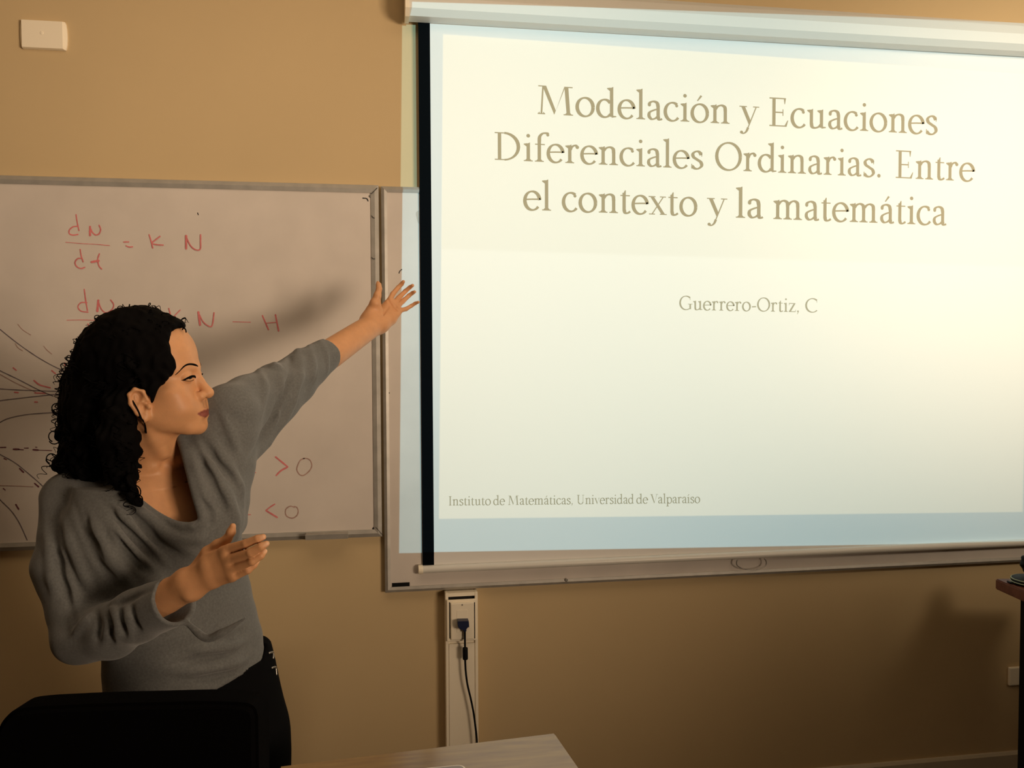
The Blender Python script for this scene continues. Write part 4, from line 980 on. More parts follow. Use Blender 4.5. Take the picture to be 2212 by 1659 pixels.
def fold(base, px, r, depth, taper=True, d1=2.3, sink=0.0, step=5.0):
    """tube running under (+) or over (-) the surface of a solid, along a drawn line; sink: how far the ends leave the surface"""
    q = np.array(dens(px, step)); p, t = trace(base, q, d1=d1)
    ok = np.where(t < d1-0.01)[0]; q = q[ok[0]:ok[-1]+1]; t = t[ok[0]:ok[-1]+1]; n = len(q)
    for i in range(1, n):                               # keep the run continuous where a line leaves the solid
        if abs(t[i]-t[i-1]) > 0.06: t[i] = t[i-1]
    for _ in range(8): t[1:-1] = (t[:-2]+2*t[1:-1]+t[2:])/4
    if n < 3: return chain([CAM+np.array(ray(*q[0]))*t[0]]*2, [r*0.5]*2)
    D = np.array([ray(u, v) for u, v in q]); p = CAM+D*t[:, None]; D /= np.linalg.norm(D, axis=1)[:, None]
    k = np.linspace(0, 1, n); w = np.clip(np.sin(np.pi*k)*1.25, 0, 1)**1.5 if taper else np.ones(n)
    p = p+D*(depth+(1-w)*sink)[:, None]; rr = r*(0.35+0.65*w)
    return chain(list(p), list(rr))
def flat_end(prim, c, axis, k=0.0):
    """cut a limb-shaped solid square at point c; axis points out of the cut"""
    fn, cc, R = prim; c = V3(c); a = V3(axis)
    return (lambda p: np.maximum(fn(p), (p-c)@a)), cc, R
BL = SDF()
BL.u(column([(c, a+0.012, b+0.010) for c, a, b in torso_levels()[1:]], TS, TF), 0.03)
# shoulders and the draped yoke
BL.u(rc(P(338, 1010, 1.675), P(500, 895, 1.69), 0.050, 0.054), 0.03)
BL.u(rc(P(300, 1030, 1.668), P(165, 1075, 1.635), 0.050, 0.048), 0.03)
BL.u(rc(P(402, 968, 1.645), P(500, 893, 1.685), 0.034, 0.050), 0.025)
BL.u(tri(P(404, 975, 1.640), P(500, 940, 1.68), P(470, 1110, 1.615), 0.030, 0.045, 0.035), 0.03)
BL.u(tri(P(432, 1000, 1.624), P(490, 965, 1.662), P(462, 1120, 1.604), 0.036, 0.042, 0.040), 0.03)
BL.u(ell(P(295, 1160, 1.590), np.array([TS, TF, UP]), (0.075, 0.050, 0.080)), 0.04)
BL.u(ell(P(440, 1140, 1.595), np.array([TS, TF, UP]), (0.060, 0.050, 0.095)), 0.04)
# raised sleeve: a wide web from shoulder to cuff and down to the waist
cufL = J(712, 761, 2.015); axL = (J(770, 725, 2.10)-J(640, 800, 1.93)); axL /= np.linalg.norm(axL)
slL = flat_end(chain([J(495, 888, 1.69), J(600, 838, 1.85), J(660, 795, 1.95), J(735, 747, 2.055)], [0.052, 0.050, 0.043, 0.035], 0.01), cufL, axL)
BL.u(slL, 0.012)
BL.u(tri(J(492, 890, 1.69), J(668, 805, 1.965), J(516, 1010, 1.675), 0.046, 0.036, 0.018), 0.02)
BL.u(tri(J(470, 930, 1.675), J(516, 1010, 1.675), J(505, 1120, 1.66), 0.045, 0.02, 0.028), 0.03)
# lowered sleeve
BL.u(chain([J(150, 1080, 1.63), J(147, 1225, 1.575), J(176, 1368, 1.520)], [0.051, 0.056, 0.048], 0.02), 0.025)
cufR = J(382, 1300, 1.432); axR = (J(411, 1262, 1.415)-J(200, 1365, 1.515)); axR /= np.linalg.norm(axR)
slR = flat_end(chain([J(172, 1376, 1.520), J(240, 1362, 1.492), J(300, 1328, 1.465), J(400, 1290, 1.418)], [0.047, 0.047, 0.0445, 0.0430], 0.01), cufR, axR)
BL.u(slR, 0.012)
BL.u(tri(J(200, 1110, 1.625), J(190, 1300, 1.565), J(262, 1240, 1.60), 0.045, 0.04, 0.02), 0.03)
BASE = SDF(); BASE.ops = list(BL.ops)
def build_body():
    b = SDF()
    head_ops(b)
    b.u(chain([hl(0, -0.022, -0.030), hl(0, -0.012, -0.085), P(338, 1000, 1.66), P(333, 1050, 1.66)], [0.052, 0.049, 0.056, 0.06]), 0.018)
    b.u(column(torso_levels(), TS, TF), 0.03)
    b.u(rc(P(338, 995, 1.672), LSH, 0.042, 0.050), 0.03); b.u(rc(P(330, 1000, 1.672), RSH, 0.042, 0.050), 0.03)
    # collar bones and the hollow between them
    b0 = SDF(); b0.ops = list(b.ops)
    b.u(fold(b0, [(352, 1003), (300, 1014), (235, 1028)], 0.007, 0.003), 0.012)
    b.u(fold(b0, [(374, 1000), (400, 992), (420, 984)], 0.007, 0.003), 0.012)
    b.u(fold(b0, [(322, 930), (345, 965), (360, 998)], 0.010, 0.005), 0.016)     # neck muscle
    b.s(ell(trace(b0, [(362, 1004)])[0][0]+tow*0.004, np.eye(3), (0.011, 0.011, 0.010)), 0.014)
    # arms
    b.u(chain([LSH, LEL, LWR], [0.040, 0.030, 0.0215]), 0.02)
    b.u(chain([J(715, 762, 2.02), J(770, 725, 2.10), J(812, 698, 2.165)], [0.0305, 0.0265, 0.0225]), 0.025)
    b.u(rc(J(800, 690, 2.155), J(822, 700, 2.168), 0.0185, 0.0185), 0.02)
    b.u(chain([RSH, REL, RWR], [0.047, 0.037, 0.0175]), 0.02)
    b.u(chain([J(300, 1312, 1.465), J(360, 1290, 1.436), J(405, 1266, 1.418)], [0.0270, 0.0245, 0.0190]), 0.025)
    b.u(rc(J(400, 1250, 1.418), J(416, 1272, 1.415), 0.0150, 0.0145), 0.02)
    for fs in RF: b.u(ell(np.array(fs[0][1])*0.6+np.array(fs[0][0])*0.4+tow*0.0045, np.eye(3), (0.0055, 0.0055, 0.0055)), 0.008)
    b.u(ell(J(408, 1284, 1.402), np.eye(3), (0.008, 0.008, 0.008)), 0.008)
    hand_ops(b, LWR, 0.0010, 0.71, LF, LT_, LP_); hand_ops(b, RWR, 0.0015, 0.93, RF, RT_, RP_)
    # stay inside the clothes except where skin shows
    bl0 = SDF(); bl0.ops = list(BASE.ops)
    openR = rc(J(356, 1308, 1.440), J(560, 1180, 1.37), 0.055, 0.12); openL = rc(J(705, 766, 2.005), J(880, 650, 2.2), 0.10, 0.14)
    hb = rc(hl(0, 0, 0.03), hl(0, 0.0, -0.06), 0.17, 0.12)
    def clothed(p, d, bc, br):
        e = np.minimum(np.minimum(openR[0](p), openL[0](p)), hb[0](p))
        w = np.clip(e/0.02, 0, 1); lim = bl0.ev(p, bc, br+0.03)+0.010
        low = p[:, 2] < 1.0
        return np.where((w > 0) & ~low, smax(d, lim-(1-w)*0.06, 0.004), d)
    b.m(clothed, 1)
    # creases of the open palm
    lh = SDF(); hand_ops(lh, LWR, 0.0020, 0.76, LF, LT_, LP_)
    lx = lambda pts: [(780+x/12.764, 590+y/12.764) for x, y in pts]
    for pts in ([(700, 700), (790, 800), (740, 940), (640, 1080), (590, 1240)], [(735, 720), (860, 930), (1040, 1110)], [(1170, 900), (1020, 960), (920, 880)]):
        b.s(fold(lh, lx(pts), 0.0021, 0.0, sink=-0.002), 0.004)
    return b
PERSON = thing('person', tuple(np.append(P(425, 1620, 1.705)[:2], 0.0)), 'woman in a grey cowl-neck top pointing with raised arm at the screen', 'person')
SKIN = np.array((0.64, 0.325, 0.155)); LIP = np.array((0.27, 0.070, 0.055)); NAIL = np.array((0.82, 0.50, 0.31))
M['skin'] = mat('skin', SKIN, 0.48, attr='col', spec=0.35, noise=0.10, nscale=55, bump=0.10, bscale=420, sss=0.12)
HRES = 1.0
def seg_d(p, a, b):
    a = V3(a); b = V3(b); ab = b-a; t = np.clip(((p-a)@ab)/float(ab@ab), 0, 1); q = p-a-t[:, None]*ab; return np.sqrt((q*q).sum(1))
def body_color(Vv):
    c = np.tile(SKIN, (len(Vv), 1)); p = Vv.astype(f32)
    q = ((p-V3(HC))@HAX.T.astype(f32))/HSC; s = np.abs(q[:, 0]); f = q[:, 1]; u = q[:, 2]
    near = (np.abs(u) < 0.14) & (s < 0.1) & (np.abs(f) < 0.14)
    def blend(w, col):
        w = np.clip(w, 0, 1)[:, None]; c[:] = c*(1-w)+w*np.array(col)
    cheek = np.exp(-(((s-0.045)/0.02)**2+((f-0.065)/0.03)**2+((u+0.035)/0.02)**2))*near
    blend(0.25*cheek, (0.46, 0.18, 0.10))
    um = -0.0665+0.0006*(s/0.01)
    lip_w = np.where(near & (f > 0.070) & (s < 0.032), 1, 0)
    top = um+0.0062*np.clip(1-(s/0.031)**1.6, 0, 1)-0.0014*np.exp(-(s/0.004)**2); bot = um-0.0100*np.clip(1-(s/0.030)**2.0, 0, 1)
    inside = np.clip((top-u)/0.0012+0.5, 0, 1)*np.clip((u-bot)/0.0012+0.5, 0, 1)
    blend(inside*lip_w*0.95, LIP)
    # nails
    for fs in (LF, RF):
        for pts, rs in fs:
            tip = np.array(pts[-1]); dirn = tip-np.array(pts[-2]); dirn /= np.linalg.norm(dirn)
            back = (tow if fs is RF else -tow); nn = back-dirn*back.dot(dirn); nn /= np.linalg.norm(nn)
            r = rs[-1]; e = p-V3(tip+nn*r*0.85+dirn*r*0.25)
            w = np.exp(-((e@V3(dirn)/(r*0.95))**4+(e@V3(np.cross(dirn, nn))/(r*0.72))**4+(e@V3(nn)/(r*0.5))**4))
            blend(w*0.9, NAIL)
    tp = LT_[0][0][-1]
    return c
import time as _time
_t0 = _time.time()
bd = build_body()
bv, bq = bd.mesh(P(40, 1659, 1.7)*0+np.array([-1.15, -1.35, 0.66]), np.array([0.30, -0.05, 1.75]), 0.0019*HRES)
bc_ = body_color(bv)
# hips and legs, hidden in the trousers
lg = SDF()
hipc = P(425, 1610, 1.705)
lg.u(column(torso_levels()[-3:], TS, TF), 0.02)
FEET = []
for s in (-1, 1):
    hj = hipc+TS*s*0.082; kn = np.append((hj+TF*0.01)[:2], 0.46); an = np.append((hj-TF*0.02)[:2], 0.085)
    lg.u(chain([hj, kn, an], [0.082, 0.056, 0.036]), 0.03)
    lg.u(rc(an-np.array([0, 0, 0.045])-TF*0.02, an-np.array([0, 0, 0.058])+TF*0.13, 0.036, 0.026), 0.02); FEET.append((hj, kn, an))
lv, lq = lg.mesh(np.array([-1.1, -1.3, -0.02]), np.array([0.0, -0.5, 0.95]), 0.009)
bv2 = np.vstack([bv, lv]); bq2 = np.vstack([bq, lq+len(bv)]); bc2 = np.vstack([bc_, np.tile(SKIN, (len(lv), 1))])
BODY = np_mesh('body', bv2, bq2, M['skin'], PERSON, bc2)
print('body', len(bv), 'verts', round(_time.time()-_t0, 1), 's')
# ------------------------------------------------------------------ clothes
# folds: (line in the picture, radius, offset behind the surface); ridges are added, creases are taken away
ridges = [
    ([(225, 1066), (258, 1102), (300, 1150), (345, 1200), (380, 1225)], 0.010, 0.001),
    ([(238, 1046), (300, 1096), (355, 1148), (420, 1192), (455, 1205)], 0.011, 0.001),
    ([(222, 1112), (257, 1155), (300, 1200), (350, 1248)], 0.010, 0.001),
    ([(185, 1092), (218, 1165), (258, 1230), (298, 1274)], 0.010, 0.001),
    ([(138, 1095), (155, 1170), (182, 1240), (208, 1294)], 0.011, 0.002),
    ([(330, 1136), (375, 1158), (420, 1166), (448, 1150), (462, 1120)], 0.006, 0.001),
    ([(396, 945), (418, 1000), (434, 1050), (452, 1098), (462, 1140)], 0.008, 0.002),
    ([(422, 945), (450, 1000), (476, 1048), (503, 1105), (508, 1160)], 0.009, 0.001),
    ([(446, 930), (480, 985), (514, 1040), (522, 1090)], 0.008, 0.001),
    ([(470, 870), (500, 940), (520, 1000)], 0.007, 0.002),
    ([(385, 1320), (412, 1352), (445, 1380), (480, 1368), (530, 1335)], 0.006, 0.002),
    ([(380, 1400), (440, 1402), (500, 1392), (545, 1368)], 0.009, 0.002),
    ([(330, 1440), (420, 1448), (500, 1436), (545, 1408)], 0.009, 0.002),
    ([(598, 790), (606, 830), (600, 880), (582, 930)], 0.008, 0.002),
    ([(642, 752), (648, 800), (637, 850), (612, 905), (580, 955)], 0.010, 0.002),
    ([(586, 772), (592, 782), (597, 800)], 0.010, 0.0),
    ([(560, 800), (572, 840), (560, 900)], 0.007, 0.003),
    ([(668, 742), (676, 790), (668, 832)], 0.006, 0.002),
    ([(692, 738), (706, 770), (706, 800)], 0.004, 0.001),
    ([(222, 1318), (232, 1345), (228, 1390)], 0.004, 0.001), ([(242, 1310), (254, 1340), (256, 1385)], 0.006, 0.001), ([(268, 1300), (278, 1330), (282, 1380)], 0.006, 0.001),
    ([(150, 1385), (180, 1350), (215, 1318)], 0.008, 0.002),
    ([(126, 1120), (140, 1210), (160, 1290), (180, 1340)], 0.010, 0.003), ([(105, 1120), (112, 1220), (125, 1310)], 0.009, 0.003)]
creases = [
    ([(222, 1078), (240, 1103), (266, 1138), (309, 1183), (360, 1240)], 0.0056, -0.001),
    ([(236, 1069), (283, 1110), (335, 1165), (390, 1206)], 0.0055, -0.001),
    ([(244, 1150), (264, 1176), (291, 1209), (338, 1257)], 0.0060, -0.001),
    ([(155, 1086), (175, 1136), (199, 1191), (230, 1240), (266, 1286)], 0.0060, -0.001),
    ([(176, 1096), (196, 1152), (219, 1205)], 0.0045, -0.001),
    ([(116, 1135), (125, 1201), (136, 1254), (150, 1310), (160, 1345)], 0.0055, -0.001),
    ([(409, 935), (437, 1000), (458, 1042), (480, 1090), (490, 1140)], 0.0055, -0.001),
    ([(424, 930), (461, 989), (490, 1022), (517, 1060)], 0.0045, -0.001),
    ([(432, 1083), (451, 1106), (454, 1125), (446, 1146)], 0.0045, 0.0),
    ([(616, 748), (626, 775), (627, 805), (616, 845), (594, 890), (565, 945), (538, 1000)], 0.0092, 0.0015),
    
    ([(683, 800), (678, 822), (665, 842)], 0.003, 0.0),
    ([(392, 1300), (410, 1332), (440, 1352), (478, 1340), (520, 1312)], 0.003, -0.001),
    ([(363, 1434), (410, 1429), (457, 1421), (500, 1410), (534, 1396)], 0.0045, 0.0),
    ([(395, 1470), (440, 1468), (490, 1458), (535, 1440)], 0.004, 0.0),
    ([(470, 1388), (500, 1378), (535, 1355)], 0.004, 0.0),
    ([(232, 1312), (243, 1345), (242, 1392)], 0.004, 0.0), ([(256, 1304), (267, 1335), (270, 1378)], 0.004, 0.0), ([(280, 1298), (292, 1330), (298, 1372)], 0.004, 0.0),
    ([(210, 1320), (215, 1350), (205, 1395)], 0.004, 0.0),
    ([(232, 1308), (275, 1296), (325, 1270)], 0.006, 0.0)]
for px, r, d in ridges: BL.u(fold(BASE, px, r*1.05, d, sink=r*1.2), 0.010)
for px, r, d in creases: BL.s(fold(BASE, px, r*1.15, d, sink=-r*1.3), 0.008)
# fine crumple of the jersey
_rg = np.random.RandomState(5); _kw = _rg.normal(size=(10, 3))*55; _ph = _rg.rand(10)*6.28
def crumple(p, d):
    near = np.abs(d) < 0.03
    if not near.any(): return d
    q = p[near]; w = np.zeros(len(q), f32)
    for k in range(10): w += np.sin(q@_kw[k].astype(f32)+f32(_ph[k]))
    d = d.copy(); d[near] += 0.00045*w; return d
BL.m(crumple)
# neck opening: a well cut in along the torso's facing
poly = [(262, 935), (250, 1000), (272, 1058), (300, 1084), (340, 1113), (378, 1131), (416, 1135), (432, 1126), (431, 1106), (421, 1078), (411, 1034), (399, 985), (386, 930), (372, 890), (320, 880)]
nb = P(345, 1040, 1.60)
wt = -ray(360, 1040); wt /= np.linalg.norm(wt); e1 = np.cross(UP, wt); e1 /= np.linalg.norm(e1); e2 = np.cross(wt, e1)
def plane_hit(u, v):
    k = ray(u, v); t = (nb-CAM).dot(wt)/k.dot(wt); q = CAM+k*t-nb; return (q.dot(e1), q.dot(e2))
PG = np.array([plane_hit(u, v) for u, v in poly])
def poly_d(x, y):
    n = len(PG); d = np.full(len(x), 1e9); s = np.ones(len(x))
    for i in range(n):
        a = PG[i]; b = PG[i-1]; ex, ey = b-a; wx, wy = x-a[0], y-a[1]
        t = np.clip((wx*ex+wy*ey)/(ex*ex+ey*ey), 0, 1); d = np.minimum(d, (wx-ex*t)**2+(wy-ey*t)**2)
        c1 = y >= a[1]; c2 = y < b[1]; c3 = ex*wy > ey*wx
        s = np.where((c1 & c2 & c3) | (~c1 & ~c2 & ~c3), -s, s)
    return (s*np.sqrt(d)).astype(f32)
def well(p):
    q = p-V3(nb); z = q@V3(wt)
    return np.maximum(poly_d(q@V3(e1), q@V3(e2)), -z-0.095)
BL.s((well, V3(nb), 0.35), 0.006)
BL.u(fold(BASE, [(236, 1036), (270, 1062), (300, 1082), (340, 1111), (378, 1130), (412, 1135)], 0.0055, 0.006, False), 0.006)
BL.u(fold(BASE, [(388, 936), (402, 984), (415, 1034), (427, 1080), (436, 1110), (436, 1127), (420, 1136)], 0.0085, 0.006, False), 0.006)
# inner loose band of the cowl
cw = [P(330, 1105, 1.592), P(362, 1128, 1.580), P(400, 1141, 1.574), P(432, 1136, 1.580), P(452, 1112, 1.592)]
BL.u(chain(cw, [0.004, 0.006, 0.0065, 0.006, 0.004], 0.004), 0.006)
# hollow cuffs
BL.s(chain([J(345, 1310, 1.443), J(405, 1287, 1.416)], [0.0310, 0.0385]), 0.003)
BL.s(chain([J(680, 784, 1.98), J(745, 742, 2.07)], [0.0290, 0.0315]), 0.003)
# lower hem
def hem2(p):
    # height of the hem as a function of position across the torso
    q = (p-V3(P(400, 1450, 1.66)))@V3(TS)
    return np.interp(q, HQ, HZ).astype(f32)-p[:, 2]
def rimB(v):
    us = np.arange(630, 500, -1.0); t_ = trace(BASE, [(u, v) for u in us])[1]; k = int(np.argmax(t_ < 2.2)); return us[k]
print('blouse rim', [(v, rimB(v)) for v in (1260, 1320, 1370, 1392, 1412, 1440)])
_h = [trace(BASE, [(rimB(v)-du, v)])[0][0] for v, du in ((1390, 1.5), (1410, 5), (1438, 20))]+[trace(BASE, [h])[0][0] for h in [(515, 1465), (470, 1491)]]
HQ = [float((p-P(400, 1450, 1.66)).dot(TS)) for p in _h]; HZ = [float(p[2]) for p in _h]
o_ = np.argsort(HQ); HQ = [HQ[i] for i in o_]; HZ = [HZ[i] for i in o_]
HQ = [HQ[0]-0.3]+HQ+[HQ[-1]+0.010]; HZ = [HZ[0]-0.012]+HZ+[HZ[-1]+0.05]
BL.i(hem2, 0.006)
_t0 = _time.time()
M['jersey'] = mat('grey_jersey', (0.130, 0.133, 0.130), 0.9, noise=0.16, nscale=260, bump=0.25, bscale=900, spec=0.15, sheen=0.25)
v_, q_ = BL.mesh(np.array([-1.2, -1.35, 0.80]), np.array([0.15, -0.15, 1.60]), 0.0028)
BLOUSE = np_mesh('cowl_neck_top', v_, q_, M['jersey'], PERSON); BLOUSE['label'] = 'draped grey jersey cowl-neck top with three-quarter sleeves'
print('blouse', len(v_), round(_time.time()-_t0, 1))
# trousers
TR = SDF(); LW = V3(P(400, 1500, 1.69))
tl = [((420, 1405), 1.680, 0.155, 0.094), ((420, 1450), 1.690, 0.167, 0.100), ((426, 1520), 1.700, 0.176, 0.106), ((432, 1600), 1.705, 0.190, 0.106), ((434, 1670), 1.705, 0.194, 0.106), ((434, 1760), 1.71, 0.194, 0.106)]
TR.u(column([(P(416, 1330, 1.67), 0.135, 0.085)]+[(P(u, v, d), a, b) for (u, v), d, a, b in tl], TS, TF), 0.02)
for hj, kn, an in FEET: TR.u(chain([hj-np.array([0, 0, 0.02]), kn, an+np.array([0, 0, 0.0])], [0.098, 0.075, 0.062]), 0.03)
TR.i(lambda p: (0.07-p[:, 2]), 0.004)
TR.i(lambda p: -hem2(p)-0.012, 0.004)
TR.i(lambda p: p[:, 2]-V3(P(500, 1424, 1.66))[2], 0.004)
M['trousers'] = mat('black_trousers', (0.004, 0.004, 0.0045), 0.9, spec=0.05)
v_, q_ = TR.mesh(np.array([-1.2, -1.35, 0.0]), np.array([0.15, -0.3, 1.10]), 0.006)
TROU = np_mesh('trousers', v_, q_, M['trousers'], PERSON)
def rim(v):
    us = np.arange(620, 540, -1.5); p_, t_ = trace(TR, [(u, v) for u in us]); k = int(np.argmax(t_ < 2.2)); return us[k]
for vs_ in ((1408, 1414, 1422), (1440, 1447, 1458)):
    u0 = [rim(v) for v in vs_]
    if max(u0) > 612: continue
    px = [(u0[0]-11, vs_[0]+2), (u0[0]-3, vs_[0]), (u0[1]-3, vs_[1]), (u0[2]-5, vs_[2])]
    p_, t_ = trace(TR, px); p_ = p_+tow*0.003
    mb = MB().tube(smooth_path(list(p_), 4), 0.0022, 8)
    t = mb.build('metal_clasp', M['steel'], PERSON, smooth=True); t['label'] = 'small shiny metal clasp at the hip'
# shoes
for hj, kn, an in FEET:
    sh = SDF(); g0 = np.append(an[:2], 0.0)
    sh.u(chain([g0-TF*0.03+UP*0.040, g0+TF*0.06+UP*0.034, g0+TF*0.14+UP*0.026], [0.042, 0.042, 0.032]), 0.02); sh.i(lambda p: -p[:, 2]+0.001, 0.003); sh.i(lambda p: p[:, 2]-0.075, 0.004)
    v_, q_ = sh.mesh(g0-np.array([0.25, 0.25, 0.01]), g0+np.array([0.25, 0.25, 0.13]), 0.006); np_mesh('shoe', v_, q_, M['black'], PERSON)

# ------------------------------------------------------------------ eyes, brows, lashes
M['eyewhite'] = mat('eye_white', (0.34, 0.27, 0.21), 0.25); M['iris'] = mat('dark_iris', (0.012, 0.007, 0.005), 0.3, spec=0.15); M['hair'] = mat('black_hair', (0.0022, 0.0018, 0.0018), 0.75, spec=0.05)
for s in (1, -1):
    c = hl(s*0.0290, 0.0779, 0.0050); look = HF*0.93+HS*s*0.10-HU*0.10; look /= np.linalg.norm(look)
    bm = bmesh.new(); bmesh.ops.create_uvsphere(bm, u_segments=24, v_segments=16, radius=0.0119*HSC)
    for v in bm.verts: v.co = v.co+Vector(c)
    mb = MB(); mb.bm(bm); eye = mb.build('eye', M['eyewhite'], PERSON, smooth=True)
    a1 = np.cross(look, UP); a1 /= np.linalg.norm(a1); a2 = np.cross(a1, look); R_ = 0.0121*HSC
    rr_ = [0.0, 0.0024, 0.0050, 0.0068]; mb = MB(); vs = []
    for r in rr_[1:]:
        for i in range(20): vs.append(c+look*math.sqrt(R_*R_-r*r)+(a1*math.cos(i*math.pi/10)+a2*math.sin(i*math.pi/10))*r)
    mb.add(vs, [tuple(range(20))]+[(j*20+i, j*20+(i+1) % 20, (j+1)*20+(i+1) % 20, (j+1)*20+i) for j in (0, 1) for i in range(20)])
    mb.build('iris', M['iris'], eye, smooth=True)
    lash = [hl(s*a, b_, u) for a, b_, u in ((0.0160, 0.0925, 0.0020), (0.0225, 0.0940, 0.0048), (0.0295, 0.0930, 0.0058), (0.0365, 0.0890, 0.0052), (0.0430, 0.0830, 0.0025), (0.0465, 0.0785, 0.0005))]
    lp = smooth_path(lash, 6); n = len(lp)
    MB().tube([p-HF*0.0008 for p in lp], [0.0003+0.0019*math.sin(math.pi*min(1.0, 0.12+0.88*i/(n-1)))**0.8 if s > 0 else 0.0009 for i in range(n)], 10).build('eyelashes', M['hair'], PERSON, smooth=True)
    low = smooth_path([hl(s*a, b_, u) for a, b_, u in ((0.0185, 0.0905, -0.0010), (0.028, 0.0908, -0.0022), (0.037, 0.0865, -0.0018), (0.0440, 0.0810, 0.0008))], 6)
    MB().tube([p-HF*0.0012 for p in low], 0.0005, 8).build('eyelashes', M['hair'], PERSON, smooth=True)
    br = [(0.009, 0.100, 0.0230), (0.017, 0.098, 0.0265), (0.027, 0.092, 0.0290), (0.037, 0.083, 0.0280), (0.045, 0.073, 0.0205), (0.049, 0.067, 0.0135)]
    q, t = [], []
    B_ = SDF(); head_ops(B_)
    pts = smooth_path([np.array(hl(s*a, b_, u)) for a, b_, u in br], 5)
    for p in pts:                                       # settle on the skin
        p = np.array(p)
        for _ in range(12):
            d = B_.ev(p[None].astype(f32))[0]; g = np.array([B_.ev((p+np.eye(3)[k]*0.001)[None].astype(f32))[0]-d for k in range(3)]); g /= np.linalg.norm(g)+1e-9; p = p-g*d
        q.append(p)
    q = np.array(q)
    for _ in range(4): q[1:-1] = (q[:-2]+2*q[1:-1]+q[2:])/4
    n = len(q); MB().tube(list(q-HF*0.0004), [(0.0004+0.0020*(1-i/(n-1))**0.6*min(1, 0.45+2.5*i/(n-1)))*(1 if s > 0 else 0.6) for i in range(n)], 10).build('eyebrow', M['hair'], PERSON, smooth=True)

# ------------------------------------------------------------------ curly hair
HAIR = SDF()
HAIR.u(hell((0, -0.014, 0.056), (0.086, 0.103, 0.094)), 0.01)
HAIR.u(hell((0, 0.046, 0.050), (0.069, 0.050, 0.066)), 0.02)
HAIR.u(hell((0.062, 0.030, 0.000), (0.014, 0.030, 0.050)), 0.012); HAIR.u(hell((-0.062, 0.030, 0.000), (0.014, 0.030, 0.050)), 0.012)
def hp(u, v, d): return P(u, v, d)
HAIR.u(chain([hp(255, 770, 1.64), hp(215, 840, 1.66), hp(195, 930, 1.67), hp(185, 985, 1.68)], [0.072, 0.068, 0.060, 0.046]), 0.03)
HAIR.u(chain([hp(235, 800, 1.60), hp(215, 880, 1.60), hp(215, 960, 1.60), hp(190, 1000, 1.60)], [0.060, 0.060, 0.050, 0.034]), 0.03)
HAIR.u(chain([hp(300, 830, 1.72), hp(250, 900, 1.74), hp(260, 980, 1.73)], [0.06, 0.055, 0.05]), 0.03)
HAIR.u(chain([hp(258, 880, 1.54), hp(256, 950, 1.535), hp(262, 1000, 1.545), hp(268, 1040, 1.545)], [0.030, 0.036, 0.030, 0.016]), 0.02)
HAIR.u(chain([hp(262, 1010, 1.545), hp(280, 1050, 1.54), hp(290, 1072, 1.535), hp(305, 1086, 1.533)], [0.024, 0.013, 0.010, 0.003]), 0.01)
HAIR.u(chain([hp(160, 985, 1.62), hp(135, 1000, 1.62), hp(120, 1015, 1.62)], [0.03, 0.018, 0.006]), 0.015)
# face side is free of hair
cutp = V3(hl(0.0, 0.062, 0.052)); cutn = HF*0.80-HU*0.60; cutn = V3(cutn/np.linalg.norm(cutn))
def face_free(p):
    q = ((p-V3(HC))@HAX.T.astype(f32))/HSC; s, f, u = np.abs(q[:, 0]), q[:, 1], q[:, 2]
    # forehead-temple line: hair only behind it
    line = np.interp(u, [-0.14, -0.060, -0.035, -0.016, 0.004, 0.013, 0.026, 0.050, 0.075, 0.095, 0.115], [0.000, 0.006, 0.022, 0.038, 0.046, 0.056, 0.074, 0.070, 0.066, 0.067, 0.09])
    line = line+np.clip(0.050-s, 0, 0.06)*np.interp(u, [0.02, 0.03, 0.075, 0.095], [0.5, 0.25, 0.12, 0.1])
    return (line-f).astype(f32)                     # negative inside the face region
def near_head(p):
    q = ((p-V3(HC))@HAX.T.astype(f32))/HSC; return (q[:, 2] > -0.105)
HAIR.m(lambda p, d: np.where(near_head(p), smax(d, -face_free(p), 0.006), d))
# the ear shows
HAIR.s(hell((0.084, 0.009, -0.031), (0.030, 0.021, 0.034)), 0.006)
_kh = _rg.normal(size=(16, 3)); _kh = _kh/np.linalg.norm(_kh, axis=1)[:, None]*_rg.uniform(110, 420, 16)[:, None]; _phh = _rg.rand(16)*6.28
def curls(p, d):
    near = np.abs(d) < 0.03
    if not near.any(): return d
    q = p[near]; w = np.zeros(len(q), f32); x = q+0.006*np.sin(q[:, [1, 2, 0]]*90).astype(f32)
    for k in range(16): w += np.sin(x@_kh[k].astype(f32)+f32(_phh[k]))
    hq = ((q-V3(HC))@HAX.T.astype(f32))/HSC
    amp = np.interp(hq[:, 2]-0.5*hq[:, 1], [-0.02, 0.07], [0.0011, 0.0004]); d = d.copy(); d[near] += amp*w; return d
HAIR.m(curls)
_t0 = _time.time()
hv, hq_ = HAIR.mesh(np.array([-1.05, -1.30, 1.10]), np.array([-0.15, -0.55, 1.75]), 0.0026)
HOBJ = np_mesh('curly_hair', hv, hq_, M['hair'], PERSON)
print('hair', len(hv), round(_time.time()-_t0, 1))
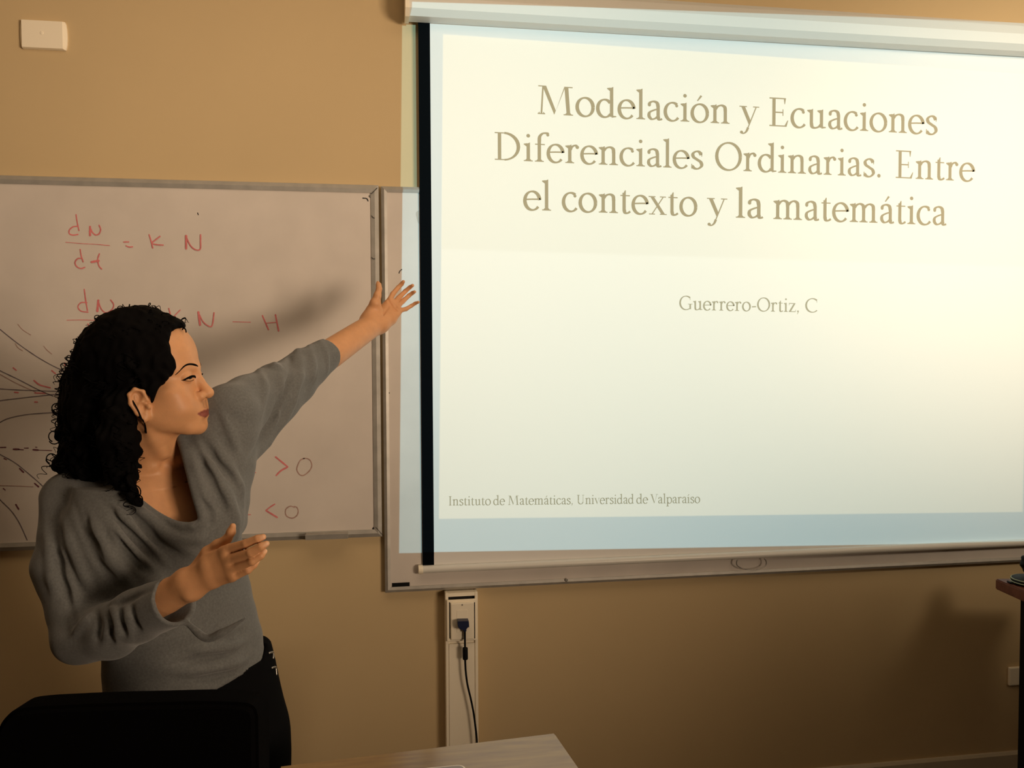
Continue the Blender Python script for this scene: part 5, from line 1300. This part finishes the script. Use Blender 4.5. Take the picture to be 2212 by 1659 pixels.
# loose ringlets along the outline
nrm = np.zeros_like(hv); fn_ = np.cross(hv[hq_[:, 2]]-hv[hq_[:, 0]], hv[hq_[:, 3]]-hv[hq_[:, 1]])
for i in range(4): np.add.at(nrm, hq_[:, i], fn_)
nrm /= np.linalg.norm(nrm, axis=1)[:, None]+1e-12
rl = random.Random(11); mb = MB(); cnt = 0
hqs = ((hv-HC)@HAX.T)/HSC
while cnt < 330:
    i = rl.randrange(len(hv)); q = hqs[i]; n = nrm[i]
    if q[1] > 0.05 and q[2] < 0.06: continue
    if q[1] > 0.012 and -0.1 < q[2] < 0.05 and q[0] > 0: continue
    if q[0] > 0.05 and abs(q[1]-0.008) < 0.03 and abs(q[2]+0.031) < 0.045: continue
    if face_free((hv[i]+n*0.01)[None].astype(f32))[0] < 0.012: continue
    dn = np.array([0, 0, -1.0]); t = dn-n*dn.dot(n); t = t/(np.linalg.norm(t)+1e-9); b_ = np.cross(n, t)
    top = q[2] > 0.07
    turns = rl.uniform(0.6, 1.6) if top else rl.uniform(1.2, 2.6); rad = rl.uniform(0.003, 0.006) if top else rl.uniform(0.005, 0.0095); ln = rl.uniform(0.008, 0.018) if top else rl.uniform(0.018, 0.04)
    ph = rl.uniform(0, 6.28); m_ = int(16*turns)+8; pts = []
    out = rl.uniform(0.2, 0.75)
    for k in range(m_):
        a = ph+2*math.pi*turns*k/m_; w = k/m_
        pts.append(hv[i]+t*ln*w+n*(rad*(out+math.cos(a)*0.8))+b_*rad*math.sin(a))
    mb.tube([hv[i]-n*0.003]+pts, [0.0009]+[0.0010*(1-0.6*k/m_) for k in range(m_)], 6); cnt += 1
# a few larger rings seen against the board, and wisps at the forehead
for (u, v, r, d, tn) in ((118, 942, 13, 1.62, 1.1), (112, 990, 12, 1.62, 1.0), (122, 880, 10, 1.63, 1.2), (140, 850, 9, 1.63, 1.2), (290, 1060, 14, 1.528, 1.2), (283, 1008, 11, 1.525, 1.1), (388, 702, 8, 1.585, 0.8), (393, 712, 9, 1.58, 0.7), (300, 1075, 8, 1.525, 0.8), (150, 812, 9, 1.64, 1.2), (128, 915, 9, 1.63, 1.0)):
    pts = [P(u+r*math.cos(2*math.pi*tn*k/20+2.0), v+r*math.sin(2*math.pi*tn*k/20+2.0)+k*0.25, d+0.006*math.sin(k*0.3)) for k in range(21)]
    mb.tube(pts, [0.0011]*21, 6)
for px in ([(262, 828), (274, 846), (288, 868), (299, 888), (306, 905)], [(300, 900), (309, 908), (314, 920), (316, 936)]):
    p_, t_ = trace(bd, px, d0=1.3); mb.tube(smooth_path(list(p_+tow*0.0015), 5), 0.0013, 6)
mb.build('loose_curls', M['hair'], PERSON, smooth=True)['kind'] = 'stuff'
